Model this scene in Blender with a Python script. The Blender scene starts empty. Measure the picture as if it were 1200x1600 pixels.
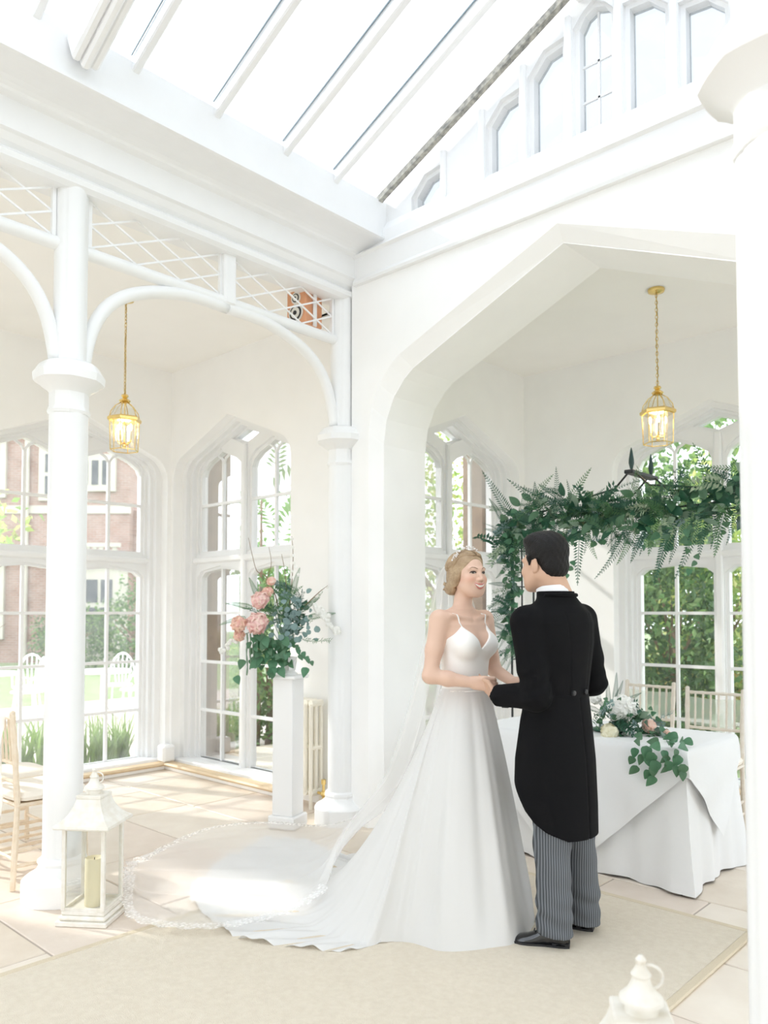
import bpy, bmesh, math, random
import numpy as np
from mathutils import Vector, Matrix
R_ = random.Random(7)
scene = bpy.context.scene
COL = scene.collection

# ------------------------------------------------------------------ camera, sky, sun, exposure
FOC, YAW, TILT, CAM_H = 1228.0, math.radians(42.92), math.radians(2.11), 1.46
PPX, PPY = 600.0, 911.0
CY, SY = math.cos(YAW), math.sin(YAW)
cam_d = bpy.data.cameras.new('camera')
cam_d.sensor_fit = 'VERTICAL'
cam_d.sensor_height = 36.0
cam_d.lens = FOC / 1600 * 36
cam_d.shift_y = (PPY - 800) / 1600
cam_d.clip_start = 0.05
cam_d.clip_end = 300
cam_d.dof.use_dof = True
cam_d.dof.focus_distance = 3.65
cam_d.dof.aperture_fstop = 2.6
cam = bpy.data.objects.new('camera', cam_d)
COL.objects.link(cam)
cam.location = (0, 0, CAM_H)
cam.rotation_euler = (math.pi / 2 + TILT, 0, YAW)
scene.camera = cam

world = bpy.data.worlds.new('sky')
scene.world = world
world.use_nodes = True
bg = world.node_tree.nodes['Background']
bg.inputs['Color'].default_value = (0.865, 0.93, 1.0, 1)
bg.inputs['Strength'].default_value = 1.25

sun_d = bpy.data.lights.new('sun', 'SUN')
sun_d.energy = 1.2
sun_d.angle = math.radians(1.6)
sun_d.color = (1.0, 0.965, 0.90)
sun = bpy.data.objects.new('sun', sun_d)
COL.objects.link(sun)
sun.location = (-12, -6, 12)
sun.rotation_euler = Vector((0.80, 0.30, -0.62)).to_track_quat('-Z', 'Y').to_euler()

scene.view_settings.view_transform = 'Standard'
scene.view_settings.look = 'None'
scene.view_settings.gamma = 1.0
scene.view_settings.use_curve_mapping = False
scene.view_settings.exposure = 1.43
scene.cycles.max_bounces = 14
scene.cycles.diffuse_bounces = 9
scene.cycles.glossy_bounces = 3
scene.cycles.transmission_bounces = 6
scene.cycles.transparent_max_bounces = 32
scene.cycles.caustics_reflective = False
scene.cycles.caustics_refractive = False

# pixel of the 1200x1600 frame -> point on an axis plane; (right, forward, up) -> world
FW = Vector((-SY * math.cos(TILT), CY * math.cos(TILT), math.sin(TILT)))
RT = Vector((CY, SY, 0))
UP = RT.cross(FW)
def ray(x, y): return FW + RT * ((x - PPX) / FOC) - UP * ((y - PPY) / FOC)
def on(x, y, ax, v):
    d = ray(x, y); c = Vector((0, 0, CAM_H))
    return c + d * ((v - c[ax]) / d[ax])
def fl(x, y, z=0.0): return on(x, y, 2, z)
def W(r, f, z): return Vector((r * CY - f * SY, r * SY + f * CY, z))
def rf(p): return (p[0] * CY + p[1] * SY, -p[0] * SY + p[1] * CY)
def J(x, y, f):                      # pixel at forward distance f -> (r, f, z)
    d = ray(x, y); k = f / rf(d)[1]
    return np.array([rf(d)[0] * k, f, CAM_H + d.z * k])

# ------------------------------------------------------------------ materials
MATS = {}
def mat(name, col, rough=0.5, metal=0.0, var=0.0, scale=8.0, col2=None, bump=0.0, bscale=60.0, spec=0.5, sheen=0.0,
        trans=0.0, emit=None, estr=0.0, attr=False, coat=0.0, sss=0.0):
    if name in MATS: return MATS[name]
    m = bpy.data.materials.new(name); m.use_nodes = True
    nt = m.node_tree; N, L = nt.nodes, nt.links
    b = N['Principled BSDF']
    c = tuple(col) + (1,)
    b.inputs['Base Color'].default_value = c
    b.inputs['Roughness'].default_value = rough
    b.inputs['Metallic'].default_value = metal
    b.inputs['Specular IOR Level'].default_value = spec
    if coat: b.inputs['Coat Weight'].default_value = coat; b.inputs['Coat Roughness'].default_value = 0.05
    if sheen: b.inputs['Sheen Weight'].default_value = sheen
    if sss:
        b.inputs['Subsurface Weight'].default_value = sss
        b.inputs['Subsurface Radius'].default_value = (0.02, 0.008, 0.004)
        b.inputs['Subsurface Scale'].default_value = 0.5
    if emit: b.inputs['Emission Color'].default_value = tuple(emit) + (1,); b.inputs['Emission Strength'].default_value = estr
    tc = N.new('ShaderNodeTexCoord')
    if col2 is not None or var:
        nz = N.new('ShaderNodeTexNoise'); nz.inputs['Scale'].default_value = scale; nz.inputs['Detail'].default_value = 5
        L.new(tc.outputs['Object'], nz.inputs['Vector'])
        rp = N.new('ShaderNodeValToRGB')
        rp.color_ramp.elements[0].position = 0.32; rp.color_ramp.elements[1].position = 0.68
        if col2 is None: col2 = tuple(max(0, v * (1 - var)) for v in col)
        rp.color_ramp.elements[0].color = tuple(col2) + (1,); rp.color_ramp.elements[1].color = c
        L.new(nz.outputs['Fac'], rp.inputs['Fac'])
        out = rp.outputs['Color']
        L.new(out, b.inputs['Base Color'])
    if attr:
        at = N.new('ShaderNodeAttribute'); at.attribute_name = 'Col'
        L.new(at.outputs['Color'], b.inputs['Base Color'])
    if bump:
        n2 = N.new('ShaderNodeTexNoise'); n2.inputs['Scale'].default_value = bscale; n2.inputs['Detail'].default_value = 4
        L.new(tc.outputs['Object'], n2.inputs['Vector'])
        bp = N.new('ShaderNodeBump'); bp.inputs['Strength'].default_value = bump; bp.inputs['Distance'].default_value = 0.01
        L.new(n2.outputs['Fac'], bp.inputs['Height']); L.new(bp.outputs['Normal'], b.inputs['Normal'])
    if trans:                              # thin cloth, leaf or petal: some light passes
        tr = N.new('ShaderNodeBsdfTranslucent'); mx = N.new('ShaderNodeMixShader'); mx.inputs[0].default_value = trans
        src = b.inputs['Base Color'].links
        if src: L.new(src[0].from_socket, tr.inputs['Color'])
        else: tr.inputs['Color'].default_value = c
        L.new(b.outputs[0], mx.inputs[1]); L.new(tr.outputs[0], mx.inputs[2])
        L.new(mx.outputs[0], N['Material Output'].inputs['Surface'])
    MATS[name] = m
    return m
def glass(name, tint=(1, 1, 1), haze=0.02, gloss=0.05):
    if name in MATS: return MATS[name]
    m = bpy.data.materials.new(name); m.use_nodes = True
    N, L = m.node_tree.nodes, m.node_tree.links
    N.remove(N['Principled BSDF'])
    t = N.new('ShaderNodeBsdfTransparent'); t.inputs[0].default_value = tuple(tint) + (1,)
    g = N.new('ShaderNodeBsdfGlossy'); g.inputs['Roughness'].default_value = 0.03
    lw = N.new('ShaderNodeLayerWeight'); lw.inputs['Blend'].default_value = 0.25
    mu = N.new('ShaderNodeMath'); mu.operation = 'MULTIPLY_ADD'; mu.inputs[1].default_value = 0.5; mu.inputs[2].default_value = gloss * 0.5
    L.new(lw.outputs['Fresnel'], mu.inputs[0])
    m1 = N.new('ShaderNodeMixShader'); L.new(mu.outputs[0], m1.inputs[0]); L.new(t.outputs[0], m1.inputs[1]); L.new(g.outputs[0], m1.inputs[2])
    d = N.new('ShaderNodeBsdfTranslucent'); d.inputs[0].default_value = (0.9, 0.9, 0.88, 1)
    nz = N.new('ShaderNodeTexNoise'); nz.inputs['Scale'].default_value = 9; nz.inputs['Detail'].default_value = 8
    tc = N.new('ShaderNodeTexCoord'); L.new(tc.outputs['Object'], nz.inputs['Vector'])
    hz = N.new('ShaderNodeMath'); hz.operation = 'MULTIPLY'; hz.inputs[1].default_value = haze * 2; L.new(nz.outputs['Fac'], hz.inputs[0])
    m2 = N.new('ShaderNodeMixShader'); L.new(hz.outputs[0], m2.inputs[0]); L.new(m1.outputs[0], m2.inputs[1]); L.new(d.outputs[0], m2.inputs[2])
    L.new(m2.outputs[0], N['Material Output'].inputs['Surface'])
    MATS[name] = m
    return m
def sheer(name, col, opacity, pat=0.0):
    m = bpy.data.materials.new(name); m.use_nodes = True
    N, L = m.node_tree.nodes, m.node_tree.links
    N.remove(N['Principled BSDF'])
    t = N.new('ShaderNodeBsdfTransparent'); d = N.new('ShaderNodeBsdfDiffuse'); d.inputs[0].default_value = tuple(col) + (1,)
    tr = N.new('ShaderNodeBsdfTranslucent'); tr.inputs[0].default_value = tuple(col) + (1,)
    a = N.new('ShaderNodeMixShader'); a.inputs[0].default_value = 0.45
    L.new(d.outputs[0], a.inputs[1]); L.new(tr.outputs[0], a.inputs[2])
    b = N.new('ShaderNodeMixShader'); b.inputs[0].default_value = opacity
    L.new(t.outputs[0], b.inputs[1]); L.new(a.outputs[0], b.inputs[2])
    if pat:
        tc = N.new('ShaderNodeTexCoord'); v = N.new('ShaderNodeTexVoronoi'); v.inputs['Scale'].default_value = pat
        L.new(tc.outputs['Object'], v.inputs['Vector'])
        rp = N.new('ShaderNodeValToRGB'); rp.color_ramp.elements[0].position = 0.25; rp.color_ramp.elements[1].position = 0.6
        rp.color_ramp.elements[0].color = (0.75,) * 3 + (1,); rp.color_ramp.elements[1].color = (opacity,) * 3 + (1,)
        L.new(v.outputs['Distance'], rp.inputs['Fac']); L.new(rp.outputs['Color'], b.inputs[0])
    L.new(b.outputs[0], N['Material Output'].inputs['Surface'])
    return m

M_WALL = mat('white_wall_paint', (0.925, 0.925, 0.92), 0.7, var=0.03, scale=3)
M_PAINT = mat('white_gloss_paint', (0.845, 0.85, 0.855), 0.35, var=0.02, scale=6)
M_CEIL = mat('cream_ceiling_paint', (0.915, 0.905, 0.875), 0.8, var=0.02, scale=3)
M_STONE = mat('sandstone_flag', (0.74, 0.66, 0.56), 0.45, col2=(0.67, 0.58, 0.48), scale=5, bump=0.15, bscale=35)
M_STONE2 = mat('pale_sandstone_flag', (0.79, 0.72, 0.63), 0.45, col2=(0.72, 0.64, 0.55), scale=4, bump=0.15, bscale=35)
M_STONE3 = mat('pinkish_sandstone_flag', (0.74, 0.65, 0.57), 0.45, col2=(0.68, 0.585, 0.50), scale=6, bump=0.15, bscale=35)
M_GROUT = mat('dark_joint', (0.46, 0.40, 0.34), 0.9)
M_GLASS = glass('window_glass', haze=0.03)
M_DUSTY = glass('dusty_window_glass', haze=0.10)
M_ROOFGL = glass('roof_glass', tint=(0.77, 0.785, 0.80), haze=0.02, gloss=0.02)
M_GABGL = glass('sky_dimming_glass', tint=(0.32, 0.33, 0.34), haze=0.03, gloss=0.02)  # tint darkened so the bright sky behind the gable shows pale blue
M_LEADSHADE = mat('lead_shade_strip', (0.17, 0.23, 0.27), 0.6)
M_LICHEN = mat('lichen_edge', (0.50, 0.48, 0.42), 0.9, col2=(0.2, 0.2, 0.19), scale=30, bump=0.5)
M_BRASS = mat('polished_brass', (0.83, 0.62, 0.25), 0.22, metal=1.0)

# ------------------------------------------------------------------ mesh helpers
class MB:
    def __init__(s): s.v, s.f, s.c = [], [], None
    def add(s, vs, fs):
        o = len(s.v); s.v.extend([tuple(p) for p in vs]); s.f.extend([tuple(i + o for i in q) for q in fs]); return s
    def box(s, lo, hi, b=0.0, M=None):
        x0, y0, z0 = lo; x1, y1, z1 = hi
        if b <= 0:
            vs = [(x0, y0, z0), (x1, y0, z0), (x1, y1, z0), (x0, y1, z0), (x0, y0, z1), (x1, y0, z1), (x1, y1, z1), (x0, y1, z1)]
            fs = [(0, 3, 2, 1), (4, 5, 6, 7), (0, 1, 5, 4), (1, 2, 6, 5), (2, 3, 7, 6), (3, 0, 4, 7)]
        else:
            b = min(b, (x1 - x0) * .45, (y1 - y0) * .45, (z1 - z0) * .45)
            def ring(i, z): return [(x0 + b * (1 - i), y0 + b, z), (x0 + b, y0 + b * (1 - i), z), (x1 - b, y0 + b * (1 - i), z), (x1 - b * (1 - i), y0 + b, z),
                                    (x1 - b * (1 - i), y1 - b, z), (x1 - b, y1 - b * (1 - i), z), (x0 + b, y1 - b * (1 - i), z), (x0 + b * (1 - i), y1 - b, z)]
            vs = ring(0, z0) + ring(1, z0 + b) + ring(1, z1 - b) + ring(0, z1)
            fs = [tuple(range(7, -1, -1)), tuple(range(24, 32))]
            for k in range(3):
                for i in range(8): fs.append((k * 8 + i, k * 8 + (i + 1) % 8, k * 8 + 8 + (i + 1) % 8, k * 8 + 8 + i))
        if M is not None: vs = [M @ Vector(p) for p in vs]
        return s.add(vs, fs)
    def bar(s, a, b, w, h, up=(0, 0, 1), bev=0.0):      # box between two points
        a, b = Vector(a), Vector(b); d = b - a; ln = d.length; d.normalize(); u = Vector(up)
        x = d.cross(u)
        if x.length < 1e-5: x = d.cross(Vector((1, 0, 0)))
        x.normalize(); u = x.cross(d)
        M = Matrix((( x.x, d.x, u.x, a.x), (x.y, d.y, u.y, a.y), (x.z, d.z, u.z, a.z), (0, 0, 0, 1)))
        return s.box((-w / 2, 0, -h / 2), (w / 2, ln, h / 2), bev, M)
    def tube(s, pts, rad, n=8, cap=True):
        pts = [Vector(p) for p in pts]
        if not hasattr(rad, '__len__'): rad = [rad] * len(pts)
        t = (pts[1] - pts[0]).normalized(); u = t.orthogonal().normalized(); rings = []
        for i, p in enumerate(pts):
            t2 = (pts[min(i + 1, len(pts) - 1)] - pts[max(i - 1, 0)]).normalized()
            u = (u - t2 * u.dot(t2))
            u = u.normalized() if u.length > 1e-6 else t2.orthogonal().normalized()
            w = t2.cross(u)
            rings.append([p + (u * math.cos(2 * math.pi * k / n) + w * math.sin(2 * math.pi * k / n)) * rad[i] for k in range(n)])
        vs = [q for r in rings for q in r]; fs = []
        for i in range(len(pts) - 1):
            for k in range(n): fs.append((i * n + k, i * n + (k + 1) % n, (i + 1) * n + (k + 1) % n, (i + 1) * n + k))
        if cap: fs.append(tuple(range(n - 1, -1, -1))); fs.append(tuple((len(pts) - 1) * n + k for k in range(n)))
        return s.add(vs, fs)
    def lathe(s, prof, n=24, c=(0, 0, 0), fn=None, rot=0.0):
        vs, fs = [], []
        for r, z in prof:
            for k in range(n):
                a = 2 * math.pi * k / n + rot
                q = r * (fn(a, z) if fn else 1)
                vs.append((c[0] + q * math.cos(a), c[1] + q * math.sin(a), c[2] + z))
        for i in range(len(prof) - 1):
            for k in range(n): fs.append((i * n + k, i * n + (k + 1) % n, (i + 1) * n + (k + 1) % n, (i + 1) * n + k))
        fs.append(tuple(range(n - 1, -1, -1))); fs.append(tuple((len(prof) - 1) * n + k for k in range(n)))
        return s.add(vs, fs)
    def extrude(s, prof, a, b, ax):      # closed 2D profile (p,q) swept from a to b along world axis ax ('x' or 'y')
        n = len(prof)
        P = (lambda t, p, q: (p, t, q)) if ax == 'y' else (lambda t, p, q: (t, p, q))
        vs = [P(a, p, q) for p, q in prof] + [P(b, p, q) for p, q in prof]
        fs = [(i, (i + 1) % n, n + (i + 1) % n, n + i) for i in range(n)] + [tuple(range(n - 1, -1, -1)), tuple(range(n, 2 * n))]
        return s.add(vs, fs)
    def ball(s, c, r, nu=10, nv=6):
        if not hasattr(r, '__len__'): r = (r, r, r)
        vs = [(c[0], c[1], c[2] - r[2])]; fs = []
        for j in range(1, nv):
            t = math.pi * j / nv - math.pi / 2
            for k in range(nu):
                a = 2 * math.pi * k / nu
                vs.append((c[0] + r[0] * math.cos(t) * math.cos(a), c[1] + r[1] * math.cos(t) * math.sin(a), c[2] + r[2] * math.sin(t)))
        vs.append((c[0], c[1], c[2] + r[2])); m = len(vs) - 1
        for k in range(nu):
            fs.append((0, 1 + (k + 1) % nu, 1 + k)); fs.append((m, m - nu + k, m - nu + (k + 1) % nu))
        for j in range(nv - 2):
            for k in range(nu): fs.append((1 + j * nu + k, 1 + j * nu + (k + 1) % nu, 1 + (j + 1) * nu + (k + 1) % nu, 1 + (j + 1) * nu + k))
        return s.add(vs, fs)
    def mesh(s, name, m, smooth=False):
        me = bpy.data.meshes.new(name); me.from_pydata(s.v, [], s.f)
        me.materials.append(m)
        bm = bmesh.new(); bm.from_mesh(me); bmesh.ops.recalc_face_normals(bm, faces=bm.faces); bm.to_mesh(me); bm.free()
        if smooth: smooth_mesh(me, smooth)
        return me
    def obj(s, name, m, parent=None, smooth=False, **k): return new(name, s.mesh(name, m, smooth), parent, **k)
def smooth_mesh(me, ang=True):
    me.shade_smooth()
    if ang is not True: me.set_sharp_from_angle(angle=math.radians(ang))
def new(name, me, parent=None, loc=None, rot=None, label=None, cat=None, group=None, kind=None):
    o = bpy.data.objects.new(name, me); COL.objects.link(o)
    if parent is not None: o.parent = parent
    if loc is not None: o.location = loc
    if rot is not None: o.rotation_euler = rot if hasattr(rot, '__len__') else (0, 0, rot)
    if label: o['label'] = label
    if cat: o['category'] = cat
    if group: o['group'] = group
    if kind: o['kind'] = kind
    return o
def thing(name, loc, label, cat, group=None, rot=0.0, kind=None): return new(name, None, None, loc, rot, label, cat, group, kind)
def struct(name, mb, m, label, smooth=False, cat='building part'):
    return mb.obj(name, m, smooth=smooth, label=label, cat=cat, kind='structure')
def copy_tree(o, parent=None, loc=None, rot=None, label=None):
    c = o.copy(); COL.objects.link(c); c.parent = parent
    if loc is not None: c.location = loc
    if rot is not None: c.rotation_euler = (0, 0, rot)
    if label: c['label'] = label
    for ch in o.children: copy_tree(ch, c)
    return c
def plate(outer, holes, t0, t1, org, ax):
    """flat plate with holes: outline in (u, v); u runs along world axis ax ('x'/'y'), v is z, thickness from t0 to t1 on the other axis"""
    cu = bpy.data.curves.new('tmp', 'CURVE'); cu.dimensions = '2D'; cu.fill_mode = 'BOTH'; cu.extrude = 0.5
    for loop in [outer] + holes:
        sp = cu.splines.new('POLY'); sp.points.add(len(loop) - 1); sp.use_cyclic_u = True
        for i, (u, v) in enumerate(loop): sp.points[i].co = (u, v, 0, 1)
    o = bpy.data.objects.new('tmp', cu); COL.objects.link(o)
    me = bpy.data.meshes.new_from_object(o.evaluated_get(bpy.context.evaluated_depsgraph_get()))
    vs = []
    for v in me.vertices:
        t = t0 + (v.co.z + 0.5) * (t1 - t0)
        vs.append((org[0] + v.co.x, t, v.co.y) if ax == 'x' else (t, org[1] + v.co.x, v.co.y))
    fs = [tuple(p.vertices) for p in me.polygons]
    bpy.data.objects.remove(o); bpy.data.curves.remove(cu); bpy.data.meshes.remove(me)
    mb = MB(); mb.add(vs, fs); return mb
def tudor(c, hw, z0, zs, za, rad=0.2, n=6):
    """four-centred arch outline: jambs to the spring zs, round shoulder, straight run up to the apex za"""
    k = math.atan2(za - zs - rad * 0.55, hw - rad * 0.45)        # slope of the straight run
    pts = [(-hw, z0), (-hw, zs)]
    cx, cz = -hw + rad, zs
    for i in range(1, n + 1):
        a = math.pi - (math.pi / 2 - k) * i / n
        pts.append((cx + rad * math.cos(a), cz + rad * math.sin(a)))
    right = [(-u, v) for u, v in reversed(pts)]
    return [(c + u, v) for u, v in pts + [(0, za)] + right]
# ------------------------------------------------------------------ the building
AX, AX2 = -4.0, -0.52          # the two arcades
YB, YT = 3.86, 4.37            # wall with the big arch: near and far face
YE = 4.10                      # end wall of the side aisle
XL = -6.60                     # outer wall of the side aisle
BXL, BXR, BY = -4.19, -0.33, 6.52    # walls of the bay
CE = 3.76                      # ceilings of aisle and bay
XC = -2.255
ZE = 4.285                     # eaves of the glass roof
XR = -2.10                     # ridge
SL = 0.45

# floor: flagstones on a bed
fl_o = struct('floor', MB().box((-6.9, -1.2, -0.06), (2.0, 6.75, -0.006)), M_GROUT, 'pale sandstone flag floor of the glass-roofed garden room', cat='floor')
y = -1.0; tiles = 0
cells = [0.62, 0.70, 0.55, 0.66]
ri = 0
while y < 6.7:
    h = cells[ri % 4]; x = -6.85 - R_.random() * 0.5; ri += 1
    while x < 1.9:
        w = R_.choice((0.52, 0.66, 0.8, 0.95))
        x0, x1, y0, y1 = max(x, -6.88) + .005, min(x + w, 1.95) - .005, y + .005, min(y + h, 6.72) - .005
        x += w
        if x1 - x0 < .1 or y1 - y0 < .1: continue
        if -(x0 + x1) / 2 * SY + (y0 + y1) / 2 * CY < -0.3: continue
        me = MB().box((x0 - (x0 + x1) / 2, y0 - (y0 + y1) / 2, -0.03), (x1 - (x0 + x1) / 2, y1 - (y0 + y1) / 2, 0.0), 0.004).mesh('flagstone', R_.choice((M_STONE, M_STONE2, M_STONE2, M_STONE3)))
        new('flagstone', me, fl_o, ((x0 + x1) / 2, (y0 + y1) / 2, R_.uniform(-.0015, 0)))
    y += h

# --- windows: recess in the wall, moulded frame, lights with glazing bars and panes
WHW = 0.71; MUL = 0.065
def make_window(idx, ax, c, wall0, sgn, label, gl):
    """ax: axis the window runs along; wall0: inner wall face; sgn: outward direction on the other axis"""
    t = lambda d: wall0 + sgn * d
    org = (c, 0) if ax == 'x' else (0, c)
    root = new('window_%d' % idx, None, None, (c, wall0, 0) if ax == 'x' else (wall0, c, 0), None, label, 'window', None, 'structure')
    def put(mb, name, m, parent=root, smooth=False):
        o = mb.obj(name, m, parent, smooth); o.matrix_parent_inverse = Matrix.Translation(-root.location); return o
    def lights(gr):
        hs = []
        for s in (-1, 1):
            a, b = s * (MUL - gr), s * (WHW + gr)
            lo, hi = min(a, b), max(a, b); m_ = (lo + hi) / 2; w = (hi - lo) / 2
            hs.append([(lo, .085 - gr), (lo, 1.79), (lo + .06, 1.835 + gr * .5), (m_, 1.865 + gr), (hi - .06, 1.835 + gr * .5), (hi, 1.79), (hi, .085 - gr)])
            hs.append([(lo, 2.035 - gr), (lo, 2.76), (lo + .03, 2.825 + gr * .5), (lo + .11, 2.88 + gr), (m_, 2.96 + gr), (hi - .11, 2.88 + gr), (hi - .03, 2.825 + gr * .5), (hi, 2.76), (hi, 2.035 - gr)])
        g = gr * 1.4
        hs.append([(-.17 - g, 3.055), (0, 3.11 + gr), (.17 + g, 3.055), (0, 3.0 - gr)])
        return hs
    f = put(plate(tudor(0, .875, .05, 2.72, 3.215, .22), [tudor(0, .80, .06, 2.72, 3.165, .20)], t(.10), t(.30), org, ax), 'outer_moulding', M_PAINT)
    put(plate(tudor(0, .825, .05, 2.72, 3.185, .21), [tudor(0, .765, .07, 2.72, 3.14, .19)], t(.15), t(.30), org, ax), 'inner_moulding', M_PAINT)
    put(plate(tudor(0, .87, .03, 2.74, 3.235, .2), lights(.028), t(.20), t(.225), org, ax), 'frame_moulding', M_PAINT)
    put(plate(tudor(0, .87, .03, 2.74, 3.235, .2), lights(0), t(.225), t(.29), org, ax), 'frame', M_PAINT)
    def pt(u, z, d): return (c + u, t(d), z) if ax == 'x' else (t(d), c + u, z)
    upv = (0, 1, 0) if ax == 'x' else (1, 0, 0)
    put(MB().bar(pt(-.80, 1.95, .19), pt(.80, 1.95, .19), .05, .055, bev=.012), 'transom', M_PAINT)
    put(MB().bar(pt(0, .06, .185), pt(0, 2.98, .185), .06, .045, up=upv, bev=.012), 'mullion', M_PAINT)
    put(MB().bar(pt(-.86, .06, .14), pt(.86, .06, .14), .24, .05, bev=.01), 'sill', M_PAINT)
    for s in (-1, 1):
        m_ = s * (MUL + WHW) / 2
        for z0, z1 in ((.085, 1.86), (2.035, 2.86)):
            put(MB().bar(pt(m_, z0, .245), pt(m_, z1, .245), .026, .03, up=upv), 'glazing_bar', M_PAINT)
        for e in (-1, 1):
            put(MB().tube([pt(m_, 2.85, .245), pt(m_ + e * .03, 2.90, .245), pt(m_ + e * .11, 2.945, .245)], .013, 6), 'glazing_bar', M_PAINT)
        for z in (.533, .99, 1.45, 2.475):
            put(MB().bar(pt(s * MUL, z, .243), pt(s * WHW, z, .243), .03, .026), 'glazing_bar', M_PAINT)
        for e in (0, 1):
            a = m_ - s * (WHW - MUL) / 2 if e == 0 else m_; b = m_ if e == 0 else m_ + s * (WHW - MUL) / 2
            for z0, z1 in ((.07, .533), (.533, .99), (.99, 1.45), (1.45, 1.87), (2.03, 2.475), (2.475, 2.99)):
                put(MB().add([pt(a, z0, .252), pt(b, z0, .252), pt(b, z1, .252), pt(a, z1, .252)], [(0, 1, 2, 3)]), 'pane', gl)
    put(MB().add([pt(-.19, 3.055, .25), pt(0, 2.98, .25), pt(.19, 3.055, .25), pt(0, 3.12, .25)], [(0, 1, 2, 3)]), 'pane', gl)
    return root
def rect(a, b, z0, z1): return [(a, z0), (a, z1), (b, z1), (b, z0)]
def arch_hole(c, hw=.86): return tudor(c, hw, .05, 2.72, 3.21, .22)  # narrow hw: openings out of view, sized to let in less light
WL, WE, WBB, WBL = 3.20, -5.70, -2.41, 5.57
struct('wall_left', plate(rect(-1.2, YE + .3, -.05, CE + .1), [arch_hole(WL), arch_hole(0.95, .5)], XL, XL - .30, (0, 0), 'y'), M_WALL, 'white outer wall of the side aisle around the tall dusty window', cat='wall')
struct('wall_end', plate(rect(XL - .3, AX + .05, -.05, CE + .1), [arch_hole(WE)], YE, YE + .30, (0, 0), 'x'), M_WALL, 'white aisle end wall with radiator and tall window', cat='wall')
def big_arch(c, hw, zs, za):
    pr = [(-1.48, zs), (-1.452, 2.87), (-1.38, 3.015), (-1.28, 3.12), (-1.20, 3.175)]
    k = hw / 1.48
    L_ = [(c - hw, -.05)] + [(c + u * k, v + (za - 3.655)) for u, v in pr] + [(c, za)]
    return L_ + [(2 * c - u, v) for u, v in reversed(L_[:-1])]
struct('wall_back', plate(rect(AX - .02, AX2 + .02, -.05, 3.95), [big_arch(XC, 1.40, 2.70, 3.565)], YB + .07, YT, (0, 0), 'x'), M_WALL, 'thick white wall pierced by the wide arch into the bay', cat='wall')
# front skin with the splayed edge of the arch
def splay():
    a, b = big_arch(XC, 1.48, 2.70, 3.655), big_arch(XC, 1.40, 2.70, 3.565)
    mb = MB(); n = len(a)
    mb.add([(u, YB, v) for u, v in a] + [(u, YB + .075, v) for u, v in b], [(i, i + 1, n + i + 1, n + i) for i in range(n - 1)])
    return mb
struct('trim_1', splay(), M_WALL, 'splayed edge running round the wide arch', cat='trim')
struct('wall_arch_face', plate(rect(AX + .1, AX2 - .1, -.05, 3.95), [big_arch(XC, 1.48, 2.70, 3.655)], YB, YB + .07, (0, 0), 'x'), M_WALL, 'white wall face around the wide arch', cat='wall')
struct('wall_bay_left', plate(rect(YT - .02, BY + .3, -.05, CE + .1), [arch_hole(WBL)], BXL, BXL - .30, (0, 0), 'y'), M_WALL, 'white side wall of the bay left of the floral arch', cat='wall')
struct('wall_bay_back', plate(rect(BXL - .3, BXR + .3, -.05, CE + .1), [arch_hole(WBB)], BY, BY + .30, (0, 0), 'x'), M_WALL, 'white rear wall of the bay behind the signing table', cat='wall')
struct('wall_bay_right', plate(rect(YT - .02, BY, -.05, CE + .1), [arch_hole(WBL)], BXR, BXR + .30, (0, 0), 'y'), M_WALL, 'white wall closing the bay beyond the table', cat='wall')
struct('wall_right', plate(rect(-1.2, YE + .3, -.05, CE + .1), [arch_hole(WL, .5), arch_hole(0.95, .5)], 2.1, 2.4, (0, 0), 'y'), M_WALL, 'white outer wall of the opposite aisle', cat='wall')
struct('wall_front', plate(rect(XL - .3, 2.4, -.05, 3.95), [arch_hole(XC), arch_hole(-5.4, .5), arch_hole(.9, .5)], -1.2, -1.5, (0, 0), 'x'), M_WALL, 'white entrance wall with an arched doorway facing the bay', cat='wall')
make_window(1, 'y', WL, XL, -1, 'tall dusty window facing the brick house and lawn', M_DUSTY)
make_window(2, 'x', WE, YE, 1, 'tall window behind the pink flower pedestal beside the radiator', M_GLASS)
make_window(3, 'y', WBL, BXL, -1, 'window behind the bride, half hidden by the arch wall', M_GLASS)
make_window(4, 'x', WBB, BY, 1, 'window behind the signing table looking onto shrubs', M_GLASS)
struct('ceiling_aisle', MB().box((XL - .3, -1.2, CE), (AX + .02, YE + .3, CE + .12)), M_CEIL, 'cream ceiling of the side aisle', cat='ceiling')
struct('ceiling_side', MB().box((AX2 + .12, -1.2, CE), (2.1, YE + .3, CE + .12)), M_CEIL, 'cream ceiling of the opposite side aisle', cat='ceiling')
struct('ceiling_bay', MB().box((BXL - .3, YT - .3, CE), (BXR + .3, BY + .3, CE + .12)), M_CEIL, 'cream ceiling of the bay with the floral arch', cat='ceiling')
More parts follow.
